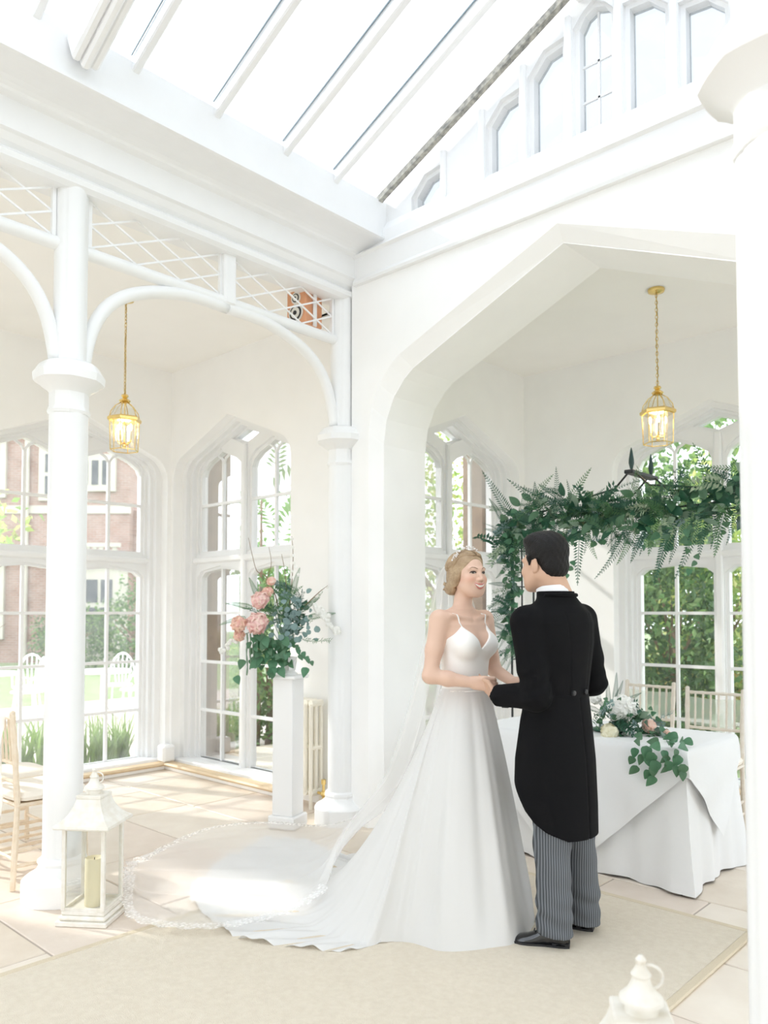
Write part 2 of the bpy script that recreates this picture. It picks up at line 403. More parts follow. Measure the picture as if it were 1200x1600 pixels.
# stone ledges and socles under the windows
M_LEDGE = mat('honey_stone_ledge', (0.70, 0.55, 0.36), 0.5, col2=(0.62, 0.47, 0.3), scale=6)
def ledge(n, lo, hi, label):
    o = struct('trim_%d' % n, MB().box(lo, hi, .006), M_WALL, label, cat='trim')
    a = list(lo); b = list(hi); a[2] = hi[2] - .0; b[2] = hi[2] + .03
    if hi[0] - lo[0] < hi[1] - lo[1]: b[0] += .025
    else: a[1] -= .025
    MB().box(a, b, .012).obj('stone_nosing', M_LEDGE, o)
ledge(2, (XL, 1.4, 0), (XL + .10, YE - .1, .035), 'honey stone ledge under the dusty window')
ledge(3, (XL + .02, YE - .1, 0), (-4.86, YE, .035), 'honey stone ledge under the window by the flower pedestal')
ledge(4, (BXL, YT + .1, 0), (BXL + .1, BY - .1, .035), 'stone ledge along the bay side wall')
ledge(5, (BXL + .02, BY - .1, 0), (BXR - .02, BY, .035), 'stone ledge under the window behind the table')
sc = struct('baseboard_corner', MB().box((XL, YE - .13, .06), (XL + .13, YE, .22), .02), M_PAINT, 'painted corner block where the two aisle windows meet', cat='baseboard')

# --- beam and cornice over the arcade, W1
prof = [(-4.10, 3.67), (-3.93, 3.67), (-3.905, 3.69), (-3.90, 3.72), (-3.925, 3.745), (-3.90, 3.76), (-3.875, 3.79), (-3.855, 3.80), (-3.855, 3.945), (-3.83, 3.955)]
for i in range(7):
    a = i / 6 * math.pi / 2
    prof.append((-3.82 + .20 * (1 - math.cos(a)), 3.96 + .05 * math.sin(a)))
prof += [(-3.60, 4.015), (-3.60, 4.03), (-3.622, 4.035), (-3.622, ZE), (-4.10, ZE)]
struct('trim_6', MB().extrude(prof, -1.2, YB + .3, 'y'), M_PAINT, 'white moulded beam and cornice running above the lattice arcade', cat='cornice')
prof2 = [(2 * XR - p, q) for p, q in prof]; sh = (AX2 - (2 * XR - AX)); prof2 = [(p + sh * 0.5, q) for p, q in prof2]
struct('trim_7', MB().extrude(prof2, -1.2, YB + .3, 'y'), M_PAINT, 'white moulded beam above the opposite arcade', cat='cornice')
# string course on the arch wall
pr = [(YB + .1, 3.735), (YB - .03, 3.745), (YB - .035, 3.765), (YB - .02, 3.79), (YB - .02, 3.935), (YB - .04, 3.95), (YB + .02, 4.0), (YB + .02, 4.08), (YB + .06, 4.15), (YB + .2, 4.15)]
struct('trim_8', MB().extrude(pr, -3.86, AX2 + .2, 'x'), M_PAINT, 'string course across the arch wall below the gable lights', cat='trim')

# --- gable with a row of small lights
GC = -2.055
hz = {0: 4.77, 1: 4.66, 2: 4.50, 4: 4.27}
def gl_hole(i, gr=0.0):
    c_ = GC + i * .303; z = hz[abs(i)]; w = .098 + gr
    if abs(i) == 0: return [(c_ - w, 4.15 - gr), (c_ - w, z), (c_ - w * .6, z + .06), (c_, z + .085 + gr), (c_ + w * .6, z + .06), (c_ + w, z), (c_ + w, 4.15 - gr)]
    s = -1 if i > 0 else 1
    p = [(c_ - s * w, 4.15 - gr), (c_ - s * w, z - .03 + (.0 if abs(i) < 4 else .0)), (c_ - s * w * .1, z + .06 + gr), (c_ + s * w, z + .075 + gr), (c_ + s * w, 4.15 - gr)]
    return p if s > 0 else p[::-1]
zr = ZE + SL * (XR + 3.62)
gout = [(-3.75, 3.94), (-3.75, ZE - .05), (XR, zr), (2 * XR + 3.75, ZE - .05), (2 * XR + 3.75, 3.94)]
ids = (-4, -2, -1, 0, 1, 2, 4)
gab = struct('wall_gable', plate(gout, [gl_hole(i) for i in ids], YB + .09, YB + .16, (0, 0), 'x'), M_PAINT, 'white timber gable with a row of small arched lights', cat='gable')
plate(gout, [gl_hole(i, .028) for i in ids], YB + .06, YB + .09, (0, 0), 'x').obj('gable_moulding', M_PAINT, gab)
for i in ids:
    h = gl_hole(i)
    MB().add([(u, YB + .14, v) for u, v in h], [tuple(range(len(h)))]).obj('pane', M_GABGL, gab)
for k in (-3.5, -2.5, -1.5, -.5, .5, 1.5, 2.5, 3.5):
    x_ = GC + k * .303; zt = ZE + SL * (min(x_, 2 * XR - x_) + 3.62) - .06
    MB().box((x_ - .022, YB + .035, 4.10), (x_ + .022, YB + .075, zt), .012).obj('gable_mullion', M_PAINT, gab)
for z in (4.36, 4.57): MB().bar((GC - .1, YB + .135, z), (GC + .1, YB + .135, z), .012, .012).obj('glazing_bar', M_PAINT, gab)
MB().bar((GC, YB + .135, 4.15), (GC, YB + .135, 4.85), .012, .012).obj('glazing_bar', M_PAINT, gab)
MB().bar((-3.64, YB + .0, ZE + .0), (XR, YB + .0, zr + .0), .04, .04).obj('lichened_roof_edge', M_LICHEN, gab)

# --- glass roof over the nave
roof = new('ceiling', None, None, (XR, 1.5, ZE), None, 'sloping glass roof with white rafters over the nave', 'roof', None, 'structure')
def rput(mb, name, m):
    o = mb.obj(name, m, roof); o.matrix_parent_inverse = Matrix.Translation(-roof.location); return o
raft = [-.79, -.35, .09, .53, .97, 1.49, 2.00, 2.50, 3.0, 3.42]
for s in (1, -1):
    X = lambda x: x if s > 0 else 2 * XR - x
    for yy in raft:
        a, b = (X(-3.66), yy + .02, ZE - .015), (X(XR), yy + .02, zr - .015)
        rput(MB().bar(a, b, .045, .10, bev=.008), 'rafter', M_PAINT)
        rput(MB().bar((X(-3.62), yy - .008, ZE + .025), (X(XR), yy - .008, zr + .025), .005, .010), 'lead_shade_strip', M_LEADSHADE)  # dark strip stands for the lead glass edge and the shaded gap beside it
    ys = [-1.2] + raft + [YB + .06]
    for i in range(len(ys) - 1):
        rput(MB().add([(X(-3.66), ys[i], ZE + .03), (X(-3.66), ys[i + 1], ZE + .03), (X(XR), ys[i + 1], zr + .05), (X(XR), ys[i], zr + .05)], [(0, 1, 2, 3)]), 'pane', M_ROOFGL)
    pr_ = MB()
    for k in range(3):
        d = (k - 1) * .045
        pr_.bar((X(-3.60), 1.72 + d, ZE - .13 - .02 * (k == 1)), (X(XR), 1.72 + d, zr - .10 - .02 * (k == 1)), .045, .16, bev=.012)
    rput(pr_, 'principal_rafter', M_PAINT)
rput(MB().box((XR - .05, -1.2, zr - .06), (XR + .05, YB + .1, zr + .06), .01), 'ridge_beam', M_PAINT)

# --- columns
def shaft_fn(a, z): return 1.0 + 0.10 * abs(math.cos(2 * a)) ** 0.7
def oct_fn(a, z):
    q = (a + math.pi / 8) % (math.pi / 4) - math.pi / 8
    return (1 / math.cos(q)) ** .6
def column(x, y, label):
    t = thing('column', (x, y, 0), label, 'column', 'clustered columns of the arcades')
    b = MB().lathe([(.185, 0), (.185, .105), (.178, .115), (.145, .135), (.118, .155), (.108, .175), (.115, .19), (.112, .205), (.10, .215)], 32, fn=oct_fn, rot=math.pi / 8)
    b.obj('base', M_PAINT, t, smooth=28)
    MB().lathe([(.090, .2), (.090, 2.50)], 64, fn=shaft_fn).obj('shaft', M_PAINT, t, smooth=35)
    MB().lathe([(.098, 2.49), (.104, 2.505), (.098, 2.52), (.094, 2.53), (.094, 2.60), (.105, 2.615), (.135, 2.635), (.150, 2.65), (.168, 2.66), (.172, 2.70), (.158, 2.72), (.145, 2.745), (.12, 2.76), (.10, 2.765)], 32, fn=oct_fn, rot=math.pi / 8).obj('capital', M_PAINT, t, smooth=28)
    MB().lathe([(.078, 2.76), (.078, 3.69)], 64, fn=shaft_fn).obj('upper_post', M_PAINT, t, smooth=35)
    return t
YA = 1.87
cA = column(AX, YA, 'white clustered column with the candle lantern at its foot')
cB = copy_tree(cA, None, (AX, YB, 0), label='white clustered column against the wall beside the radiator')
cC = copy_tree(cA, None, (AX2, YA, 0), label='white clustered column of the opposite arcade, close by the lantern top')
cD = copy_tree(cA, None, (AX, -.12, 0), label='white clustered column at the aisle entrance')
# arcade bays: braces, rails, lattice
def arcade_bay(x, y0, y1, lab):
    t = thing('lattice_arcade', (x, (y0 + y1) / 2, 2.75), lab, 'arcade', 'arcade bays with lattice')
    I = Matrix.Translation((-x, -(y0 + y1) / 2, -2.75))
    def put(mb, n, m=M_PAINT, sm=False):
        o = mb.obj(n, m, t, sm); o.matrix_parent_inverse = I; return o
    w = (y1 - y0) / 2; m_ = (y0 + y1) / 2
    half = [(1.0, -.02), (.925, .02), (.905, .13), (.87, .25), (.80, .37), (.70, .46), (.57, .525), (.42, .57), (.25, .60), (.06, .615)]
    for s in (-1, 1):
        pts = [(x, m_ + s * u * w, 2.75 + v) for u, v in half]
        pts[-1] = (x, m_, 2.75 + .60)
        P = [Vector(p) for p in pts[1:]]
        Q = []
        for i in range(len(P) - 1):
            p0, p1, p2, p3 = P[max(i - 1, 0)], P[i], P[i + 1], P[min(i + 2, len(P) - 1)]
            for k in range(3):
                u = k / 3
                Q.append(.5 * ((2 * p1) + (p2 - p0) * u + (2 * p0 - 5 * p1 + 4 * p2 - p3) * u * u + (3 * p1 - p0 - 3 * p2 + p3) * u ** 3))
        Q.append(P[-1])
        put(MB().tube(Q, .037, 12), 'curved_brace', sm=True)
    put(MB().tube([(x, y0 + .07, 3.385), (x, y1 - .07, 3.385)], .036, 12), 'round_rail', sm=40)
    put(MB().box((x - .035, m_ - .045, 3.36), (x + .045, m_ + .045, 3.69), .012), 'centre_post')
    for a, b in ((y0 + .10, m_ - .05), (m_ + .05, y1 - .10)):
        z0, z1 = 3.42, 3.672; g = .128; k = .126 / ((b - a) / 3)
        put(MB().box((x - .012, a - .012, z0 - .02), (x + .012, a + .008, z1)), 'lattice_edge')
        put(MB().box((x - .012, b - .008, z0 - .02), (x + .012, b + .012, z1)), 'lattice_edge')
        for s in (1, -1):
            for n in range(-4, 8):
                # z = c + s*k*(y-a)
                c_ = z0 + n * .126
                ya, yb_ = a, b
                za, zb = c_, c_ + s * k * (b - a)
                def clip(ya, za, yb_, zb):
                    P_ = []
                    for zz in (z0, z1):
                        if abs(zb - za) > 1e-9:
                            u = (zz - za) / (zb - za)
                            if 0 < u < 1: P_.append((u, ya + (yb_ - ya) * u, zz))
                    if z0 <= za <= z1: P_.append((0, ya, za))
                    if z0 <= zb <= z1: P_.append((1, yb_, zb))
                    return sorted(P_)
                P_ = clip(ya, za, yb_, zb)
                if len(P_) >= 2 and P_[-1][1] - P_[0][1] > .03:
                    put(MB().bar((x + s * .003, P_[0][1], P_[0][2]), (x + s * .003, P_[-1][1], P_[-1][2]), .008, .010), 'lattice_bar')
    return t
arcade_bay(AX, YA, YB, 'white lattice arcade bay with curved braces holding the wooden speaker')
arcade_bay(AX, -.12, YA, 'white lattice arcade bay on the entrance side of the lantern column')
# ------------------------------------------------------------------ rug, lanterns, pendants, radiator, pedestal, speaker
M_RUG = mat('beige_wool', (0.82, 0.735, 0.60), 0.95, col2=(0.76, 0.67, 0.535), scale=40, bump=0.8, bscale=260, sheen=0.2)
M_RUGED = mat('beige_binding', (0.66, 0.57, 0.43), 0.9, bump=0.5, bscale=200)
rug = thing('aisle_carpet', (-2.27, 1.3, 0), 'long beige carpet runner lying under the couple', 'carpet')
MB().box((-1.01, -2.2, 0.0), (1.01, 2.47, .012), .004).obj('pile', M_RUG, rug)
for s in (-1, 1): MB().box((s * 1.025 - .02, -2.2, 0), (s * 1.025 + .02, 2.50, .013), .005).obj('binding', M_RUGED, rug)
MB().box((-1.04, 2.465, 0), (1.04, 2.505, .013), .005).obj('binding', M_RUGED, rug)

M_LANT = mat('distressed_white_metal', (0.82, 0.80, 0.75), 0.5, col2=(0.74, 0.70, 0.62), scale=25)
M_LGLASS = glass('lantern_glass', tint=(0.985, 0.995, 0.985), haze=0.02)
M_WAX = mat('ivory_wax', (0.86, 0.80, 0.60), 0.5, trans=0.25)
def lantern(loc, rot, label):
    t = thing('candle_lantern', loc, label, 'lantern', 'white candle lanterns beside the columns', rot)
    b = MB().box((-.125, -.125, 0), (.125, .125, .022), .003); b.box((-.115, -.115, .022), (.115, .115, .045), .008); b.box((-.104, -.104, .045), (.104, .104, .065), .004)
    b.obj('base', M_LANT, t)
    for sx in (-1, 1):
        for sy in (-1, 1):
            MB().box((sx * .096 - .009, sy * .096 - .009, .065), (sx * .096 + .009, sy * .096 + .009, .445), .002).obj('corner_post', M_LANT, t)
    for k in range(4):
        a = k * math.pi / 2; M = Matrix.Rotation(a, 4, 'Z')
        MB().add([M @ Vector(p) for p in ((-.09, .096, .07), (.09, .096, .07), (.09, .096, .44), (-.09, .096, .44))], [(0, 1, 2, 3)]).obj('pane', M_LGLASS, t)
        MB().box((-.09, .09, .065), (.09, .102, .078), 0, M).obj('rail', M_LANT, t)
        MB().box((-.09, .09, .435), (.09, .102, .448), 0, M).obj('rail', M_LANT, t)
    sq = lambda a, z: 1 / max(abs(math.cos(a)), abs(math.sin(a)))
    r = MB().lathe([(.132, .445), (.136, .452), (.134, .462), (.118, .472), (.098, .49), (.082, .513), (.069, .54), (.061, .565), (.058, .575)], 4, rot=math.pi / 4, fn=lambda a, z: 1.4142)
    ro = r.obj('roof', M_LANT, t)
    MB().box((-.062, -.062, .572), (.062, .062, .590), .004).obj('roof_cap', M_LANT, t)
    MB().lathe([(.036, .59), (.036, .607), (.048, .612), (.047, .62), (.03, .635), (.022, .65), (.018, .662), (.022, .668), (.014, .68), (.009, .69), (.012, .70), (.004, .71)], 16).obj('finial', M_LANT, t, smooth=40)
    pts = [(.028 * math.cos(a) + .018, 0, .664 + .026 * math.sin(a)) for a in [i * math.pi * 2 / 14 for i in range(15)]]
    MB().tube(pts, .0035, 6).obj('carrying_ring', M_LANT, t, smooth=True)
    c = thing('pillar_candle', Vector(loc) + Vector((.012, .0, .065)), 'ivory pillar candle standing inside the ' + ('lantern at the column foot' if loc[0] < -2 else 'lantern near the opposite column'), 'candle', 'pillar candles in the lanterns')
    MB().lathe([(.0, 0), (.043, 0), (.044, .006), (.043, .215), (.040, .222), (.030, .214), (.0, .208)], 20).obj('wax', M_WAX, c, smooth=40)
    MB().tube([(0, 0, .20), (.001, 0, .222)], .002, 5).obj('wick', mat('burnt_wick', (.05, .04, .03), .9), c)
    return t
LROT = math.radians(37 + 0)
lantern((-3.62, 1.845, 0), LROT, 'white metal lantern with candle at the foot of the clustered column')
lantern((-.78, 1.664, 0), math.radians(33), 'white metal lantern on the stone floor nearest the opposite column')

M_BULB = mat('lit_candle_bulb', (1, .9, .7), .3, emit=(1.0, .72, .35), estr=4)
M_CREAM = mat('cream_candle_sleeve', (.88, .82, .66), .5)
M_BGL = glass('bevelled_glass', tint=(.98, .97, .93), haze=.01, gloss=.10)
def pendant(loc, zl, label):
    t = thing('pendant_lantern', loc, label, 'pendant light', 'brass pendant lanterns')
    MB().lathe([(.0, 0), (.058, 0), (.06, -.008), (.054, -.022), (.03, -.03), (.0, -.034)][::-1], 24).obj('ceiling_rose', M_BRASS, t, smooth=40)
    ch = new('chain', None, t)
    zt = zl + .185; n = int((-.034 - zt) / .026)
    lk = None
    ring = [(.0085 * math.cos(a), 0, .0165 * math.sin(a)) for a in [i * math.pi * 2 / 10 for i in range(11)]]
    lk = MB().tube(ring, .0024, 5, cap=False).mesh('chain_link', M_BRASS, True)
    for i in range(n + 1): new('chain_link', lk, ch, (0, 0, -.045 - i * (-.045 - zt) / n), (0, 0, (i % 2) * math.pi / 2 + .3))
    MB().tube([(0, 0, -.03), (.006, .003, -.2), (-.005, 0, (zt) / 2), (.004, .002, zt + .1), (0, 0, zt)], .0028, 5).obj('flex', mat('brown_flex', (.35, .27, .12), .6), t)
    # hexagonal lantern hanging below; zl is its waist rim
    hx = lambda a, z: 1.0
    MB().lathe([(.010, .19), (.022, .184), (.027, .174), (.02, .165), (.013, .16), (.03, .15), (.042, .139), (.034, .128), (.02, .122)][::-1], 20, c=(0, 0, zl)).obj('crown', M_BRASS, t, smooth=40)
    rim = MB().lathe([(.108, -.018), (.122, -.012), (.125, .006), (.112, .018), (.098, .02)], 6, c=(0, 0, zl), rot=.3).obj('rim', M_BRASS, t)
    for k in range(6):
        a0 = k * math.pi / 3 + .3; a1 = a0 + math.pi / 3
        c0 = Vector((math.cos(a0), math.sin(a0), 0)); c1 = Vector((math.cos(a1), math.sin(a1), 0))
        b0 = c0 * .108 + Vector((0, 0, zl)); e0 = c0 * .100 + Vector((0, 0, zl - .225))
        MB().tube([b0, e0], .0035, 5).obj('glazing_bar', M_BRASS, t)
        MB().tube([b0 + Vector((0, 0, .015)), c0 * .098 + Vector((0, 0, zl + .055)), c0 * .065 + Vector((0, 0, zl + .10)), c0 * .022 + Vector((0, 0, zl + .128))], .0035, 5).obj('dome_bar', M_BRASS, t, smooth=True)
        MB().add([b0, c1 * .108 + Vector((0, 0, zl)), c1 * .100 + Vector((0, 0, zl - .225)), e0], [(0, 1, 2, 3)]).obj('pane', M_BGL, t)
        MB().tube([e0, c1 * .100 + Vector((0, 0, zl - .225))], .004, 5).obj('lower_rim', M_BRASS, t)
        MB().add([c0 * .108 + Vector((0, 0, zl + .015)), c1 * .108 + Vector((0, 0, zl + .015)), c1 * .065 + Vector((0, 0, zl + .10)), c0 * .065 + Vector((0, 0, zl + .10))], [(0, 1, 2, 3)]).obj('dome_pane', M_BGL, t)
    MB().tube([(0, 0, zl + .13), (0, 0, zl - .19)], .005, 6).obj('stem', M_BRASS, t)
    MB().ball((0, 0, zl - .195), .014).obj('stem_ball', M_BRASS, t, smooth=True)
    for k in range(4):
        a = k * math.pi / 2 + .5; d = Vector((math.cos(a), math.sin(a), 0))
        arm = MB().tube([Vector((0, 0, zl - .17)), d * .03 + Vector((0, 0, zl - .18)), d * .05 + Vector((0, 0, zl - .165)), d * .052 + Vector((0, 0, zl - .145))], .004, 6).obj('candle_arm', M_BRASS, t, smooth=True)
        MB().tube([d * .052 + Vector((0, 0, zl - .15)), d * .052 + Vector((0, 0, zl - .085))], .009, 10).obj('candle_sleeve', M_CREAM, arm, smooth=40)
        MB().ball(d * .052 + Vector((0, 0, zl - .058)), (.011, .011, .028)).obj('bulb', M_BULB, arm, smooth=True)
    l = bpy.data.lights.new('pendant_glow', 'POINT'); l.energy = 2; l.color = (1, .75, .45); l.shadow_soft_size = .06
    lo = bpy.data.objects.new('pendant_glow', l); COL.objects.link(lo); lo.parent = t; lo.location = (0, 0, zl - .06)
    return t
pendant((-2.34, 5.366, CE), -.885, 'brass hexagonal lantern hanging on a chain above the floral arch')
pendant((-5.256, 2.874, CE), -.90, 'brass hexagonal lantern hanging on a chain in the side aisle')

# radiator
M_RAD = mat('cream_radiator_enamel', (.84, .81, .72), .4)
rad = thing('column_radiator', (-4.56, 3.98, 0), 'old cream column radiator on the aisle end wall', 'radiator')
for i in range(7):
    x = (i - 3) * .062 - .02
    m = MB()
    for yy in (-.05, .0, .05): m.tube([(x, yy, .12), (x, yy, .775)], .014, 8)
    m.tube([(x, -.055, .78), (x, .055, .78)], .026, 8); m.tube([(x, -.055, .12), (x, .055, .12)], .026, 8)
    m.tube([(x, -.055, .45), (x, .055, .45)], .017, 6)
    m.obj('section', M_RAD, rad, smooth=40)
MB().tube([(-.2, 0, .78), (.19, 0, .78)], .016, 8).obj('top_header', M_RAD, rad, smooth=40)
for x in (-.2, .166): 
    MB().tube([(x, -.05, 0), (x, -.05, .12)], .014, 8).obj('leg', M_RAD, rad, smooth=40)
    MB().tube([(x, .05, 0), (x, .05, .12)], .014, 8).obj('leg', M_RAD, rad, smooth=40)
v = MB().tube([(.19, 0, .12), (.25, 0, .12)], .011, 8); v.tube([(.25, 0, 0), (.25, 0, .2)], .011, 8); v.ball((.25, 0, .12), .024)
v.obj('valve', M_BRASS, rad, smooth=40)
MB().tube([(.25, 0, .19), (.25, 0, .225)], .018, 10).obj('valve_knob', M_BRASS, rad, smooth=40)

# pedestal
M_PED = mat('white_pedestal_paint', (.82, .82, .82), .5)
ped = thing('pedestal', (-4.17, 3.52, 0), 'slim square white pedestal carrying the pink flower urn', 'pedestal', rot=math.radians(20))
MB().box((-.10, -.10, 0), (.10, .10, .085), .008).obj('plinth', M_PED, ped)
MB().box((-.078, -.078, .085), (.078, .078, 1.005), .004).obj('shaft', M_PED, ped)
MB().box((-.105, -.105, 1.005), (.105, .105, 1.03), .006).obj('cap', M_PED, ped)
urn = thing('urn', (-4.17, 3.52, 1.03), 'small white footed urn on the slim pedestal', 'urn')
MB().lathe([(.06, 0), (.062, .012), (.05, .02), (.043, .03), (.047, .075), (.055, .10), (.06, .115), (.062, .122), (.052, .122), (.045, .1)], 20).obj('bowl', M_PED, urn, smooth=35)
for k in range(10):
    a = k * math.pi / 5
    MB().tube([(.044 * math.cos(a), .044 * math.sin(a), .032), (.056 * math.cos(a), .056 * math.sin(a), .10)], .005, 5).obj('flute', M_PED, urn)

# speaker behind the lattice
M_OAK = mat('orange_wood_veneer', (.72, .36, .20), .45, col2=(.62, .29, .15), scale=14)
M_CONE = mat('pale_speaker_cone', (.75, .73, .68), .6); M_BLK = mat('black_rubber', (.02, .02, .022), .5)
sp = thing('loudspeaker', (-4.13, 3.62, 3.46), 'orange wooden loudspeaker perched behind the lattice', 'speaker', rot=math.radians(8))
MB().box((-.085, -.09, 0), (.085, .09, .235), .004).obj('cabinet', M_OAK, sp)
for z, r in ((.075, .052), (.18, .03)):
    o = MB().tube([(.0, -.088, z), (.0, -.096, z)], r + .012, 20).obj('driver_ring', M_CONE, sp, smooth=40)
    MB().tube([(.0, -.094, z), (.0, -.099, z)], r, 20).obj('surround', M_BLK, o, smooth=40)
    MB().tube([(.0, -.096, z), (.0, -.102, z)], r * .74, 20).obj('cone', M_CONE, o, smooth=40)
    MB().tube([(.0, -.1, z), (.0, -.106, z)], r * .3, 14).obj('dust_cap', M_BLK, o, smooth=40)
MB().box((.087, -.018, -.01), (.10, .018, .245), .003).obj('bracket', M_PAINT, sp)

# ------------------------------------------------------------------ chairs
M_LIME = mat('limed_wood', (.74, .62, .47), .5, col2=(.80, .70, .57), scale=30)
M_WASH = mat('whitewashed_wood', (.70, .63, .54), .5, col2=(.76, .71, .63), scale=30)
M_PAD = mat('ivory_seat_fabric', (.84, .79, .71), .85, bump=.1)
M_SASH = sheer('pale_green_organza', (.75, .84, .74), .45)
M_TULLE = sheer('white_tulle', (.93, .93, .92), .55)
def bamboo(mb, a, b, r, knots=4, n=8):
    a, b = Vector(a), Vector(b); pts = []; rs = []
    for k in range(knots * 3 + 1):
        u = k / (knots * 3); pts.append(a.lerp(b, u)); rs.append(r * (1.22 if k % 3 == 1 and 0 < k < knots * 3 else 1.0))
    mb.tube(pts, rs, n); return mb
def chiavari(loc, rot, label, group, wood, sash):
    """faces local -Y; back at +Y"""
    t = thing('chiavari_chair', loc, label, 'chair', group, rot)
    for s in (-1, 1):
        bamboo(MB(), (s * .185, -.19, 0), (s * .18, -.18, .44), .014).obj('front_leg', wood, t, smooth=40)
        p = MB(); pts = [(s * .185, .21, 0), (s * .18, .19, .44), (s * .182, .207, .70), (s * .185, .226, .92)]
        P = []
        for i in range(3):
            for k in range(4): P.append(Vector(pts[i]).lerp(Vector(pts[i + 1]), k / 4))
        P.append(Vector(pts[3])); p.tube(P, [.0155 * (1.2 if k in (2, 5, 8, 10) else 1) for k in range(len(P))], 8); p.ball((s * .185, .226, .925), .016)
        p.obj('back_post', wood, t, smooth=40)
        for z in (.12, .20): bamboo(MB(), (s * .183, -.185, z), (s * .183, .205, z), .009).obj('side_stretcher', wood, t, smooth=40)
    for z in (.16,): 
        bamboo(MB(), (-.185, -.187, z), (.185, -.187, z), .009).obj('front_stretcher', wood, t, smooth=40)
        bamboo(MB(), (-.185, .205, z), (.185, .205, z), .009).obj('back_stretcher', wood, t, smooth=40)
    MB().box((-.2, -.2, .425), (.2, .2, .447), .01).obj('seat', wood, t)
    bamboo(MB(), (-.18, -.187, .36), (.18, -.187, .36), .009).obj('front_rail', wood, t, smooth=40)
    yb = lambda z: .19 + (z - .44) * .075
    for z in (.56, .66, .90): bamboo(MB(), (-.182, yb(z), z), (.182, yb(z), z), .010, 5).obj('back_rail', wood, t, smooth=40)
    for k in range(6):
        x = -.13 + k * .052
        bamboo(MB(), (x, yb(.66), .66), (x, yb(.9), .9), .0075, 3, 6).obj('spindle', wood, t, smooth=40)
    # cushion
    m = MB(); prof = [(.0, 0), (.17, 0), (.20, .012), (.205, .03), (.19, .05), (.15, .06), (0, .064)]
    m.lathe(prof, 28, c=(0, 0, .447), fn=lambda a, z: min(1.28, 1 / (abs(math.cos(a)) ** 6 + abs(math.sin(a)) ** 6) ** (1 / 6)))
    m.obj('cushion', M_PAD, t, smooth=50)
    if sash:
        m = MB(); n = 12; vs = []; fs = []
        for i in range(n + 1):
            for j in range(5):
                x = -.19 + .38 * i / n; z = .68 + .19 * j / 4
                vs.append((x, yb(z) + .018 + .006 * math.sin(i * 1.9 + j), z - .012 * math.sin(i / n * math.pi)))
        for i in range(n):
            for j in range(4): fs.append((i * 5 + j, i * 5 + j + 1, i * 5 + j + 6, i * 5 + j + 5))
        vs2 = [(-.03, .235, .76), (.05, .235, .76), (.07, .27, .40), (-.05, .27, .38)]
        m.add(vs, fs); m.add(vs2, [(0, 1, 2, 3)])
        m.obj('organza_sash', M_SASH, t, smooth=True)
    return t
G1 = 'limed chairs in the side aisle'; G2 = 'chairs behind the signing table'
a1 = chiavari((-4.45, 1.94, 0), math.pi, 'limed bamboo-style chair draped with tulle, next to the clustered column', G1, M_LIME, False)
chiavari((-4.98, 1.99, 0), math.pi, 'limed bamboo-style chair with ivory cushion, second from the clustered column', G1, M_LIME, False)
chiavari((-2.02, 5.30, 0), 0.05, 'whitewashed chair with pale green sash nearer the table end', G2, M_WASH, True)
chiavari((-2.60, 5.52, 0), -.03, 'whitewashed chair with pale green sash partly behind the table flowers', G2, M_WASH, True)
# tulle swag on the aisle chair
bpy.context.view_layer.update()
m = MB(); vs = []; fs = []
for i in range(9):
    for j in range(13):
        u = i / 8; v = j / 12
        vs.append((-4.27 - .34 * u + .02 * math.sin(9 * v + i), 1.685 - .03 * math.sin(u * 14 + v * 3) - .03 * v, .95 - .58 * v - .05 * math.sin(u * math.pi) * (1 - v)))
for i in range(8):
    for j in range(12): fs.append((i * 13 + j, i * 13 + j + 1, i * 13 + j + 14, i * 13 + j + 13))
m.add([a1.matrix_world.inverted() @ Vector(p) for p in vs], fs); m.obj('tulle_swag', M_TULLE, a1, True)

# ------------------------------------------------------------------ signing table under two white cloths
M_LINEN = mat('white_table_linen', (.80, .81, .82), .75, var=.02, scale=4, bump=.08, bscale=25, sheen=.1)
TX0, TX1, TY0, TY1, TZ = -3.02, -1.68, 4.12, 4.82, .735
tab = thing('signing_table', ((TX0 + TX1) / 2, (TY0 + TY1) / 2, 0), 'signing table covered to the floor by two white cloths', 'table')
I = Matrix.Translation((-(TX0 + TX1) / 2, -(TY0 + TY1) / 2, 0))
def cloth_skirt():
    m = MB(); per = []
    def seg(a, b, n):
        for i in range(n): per.append((a[0] + (b[0] - a[0]) * i / n, a[1] + (b[1] - a[1]) * i / n))
    c = [(TX0, TY0), (TX1, TY0), (TX1, TY1), (TX0, TY1)]
    for k, n in ((0, 40), (1, 24), (2, 40), (3, 24)): seg(c[k], c[(k + 1) % 4], n)
    n = len(per); cx, cy = (TX0 + TX1) / 2, (TY0 + TY1) / 2; rows = 14; vs = []
    for j in range(rows + 1):
        v = j / rows
        for i, (x, y) in enumerate(per):
            dc = min(math.hypot(x - a, y - b) for a, b in c)
            nx = (-1 if x <= TX0 + 1e-6 else 1 if x >= TX1 - 1e-6 else 0); ny = (-1 if y <= TY0 + 1e-6 else 1 if y >= TY1 - 1e-6 else 0)
            cor = math.exp(-(dc / .09) ** 2)
            o = .012 + v * (.028 + .012 * math.sin(i * .55) + .008 * math.sin(i * 1.3 + 2)) + v * v * cor * .05
            vs.append((x + nx * o, y + ny * o, TZ - .004 - v * (TZ - .012) + (.006 * math.sin(i * .7) if j == rows else 0)))
    fs = [(j * n + i, j * n + (i + 1) % n, (j + 1) * n + (i + 1) % n, (j + 1) * n + i) for j in range(rows) for i in range(n)]
    fs.append(tuple(range(n)))
    return m.add(vs, fs)
o = cloth_skirt().obj('floor_length_cloth', M_LINEN, tab, smooth=60); o.matrix_parent_inverse = I
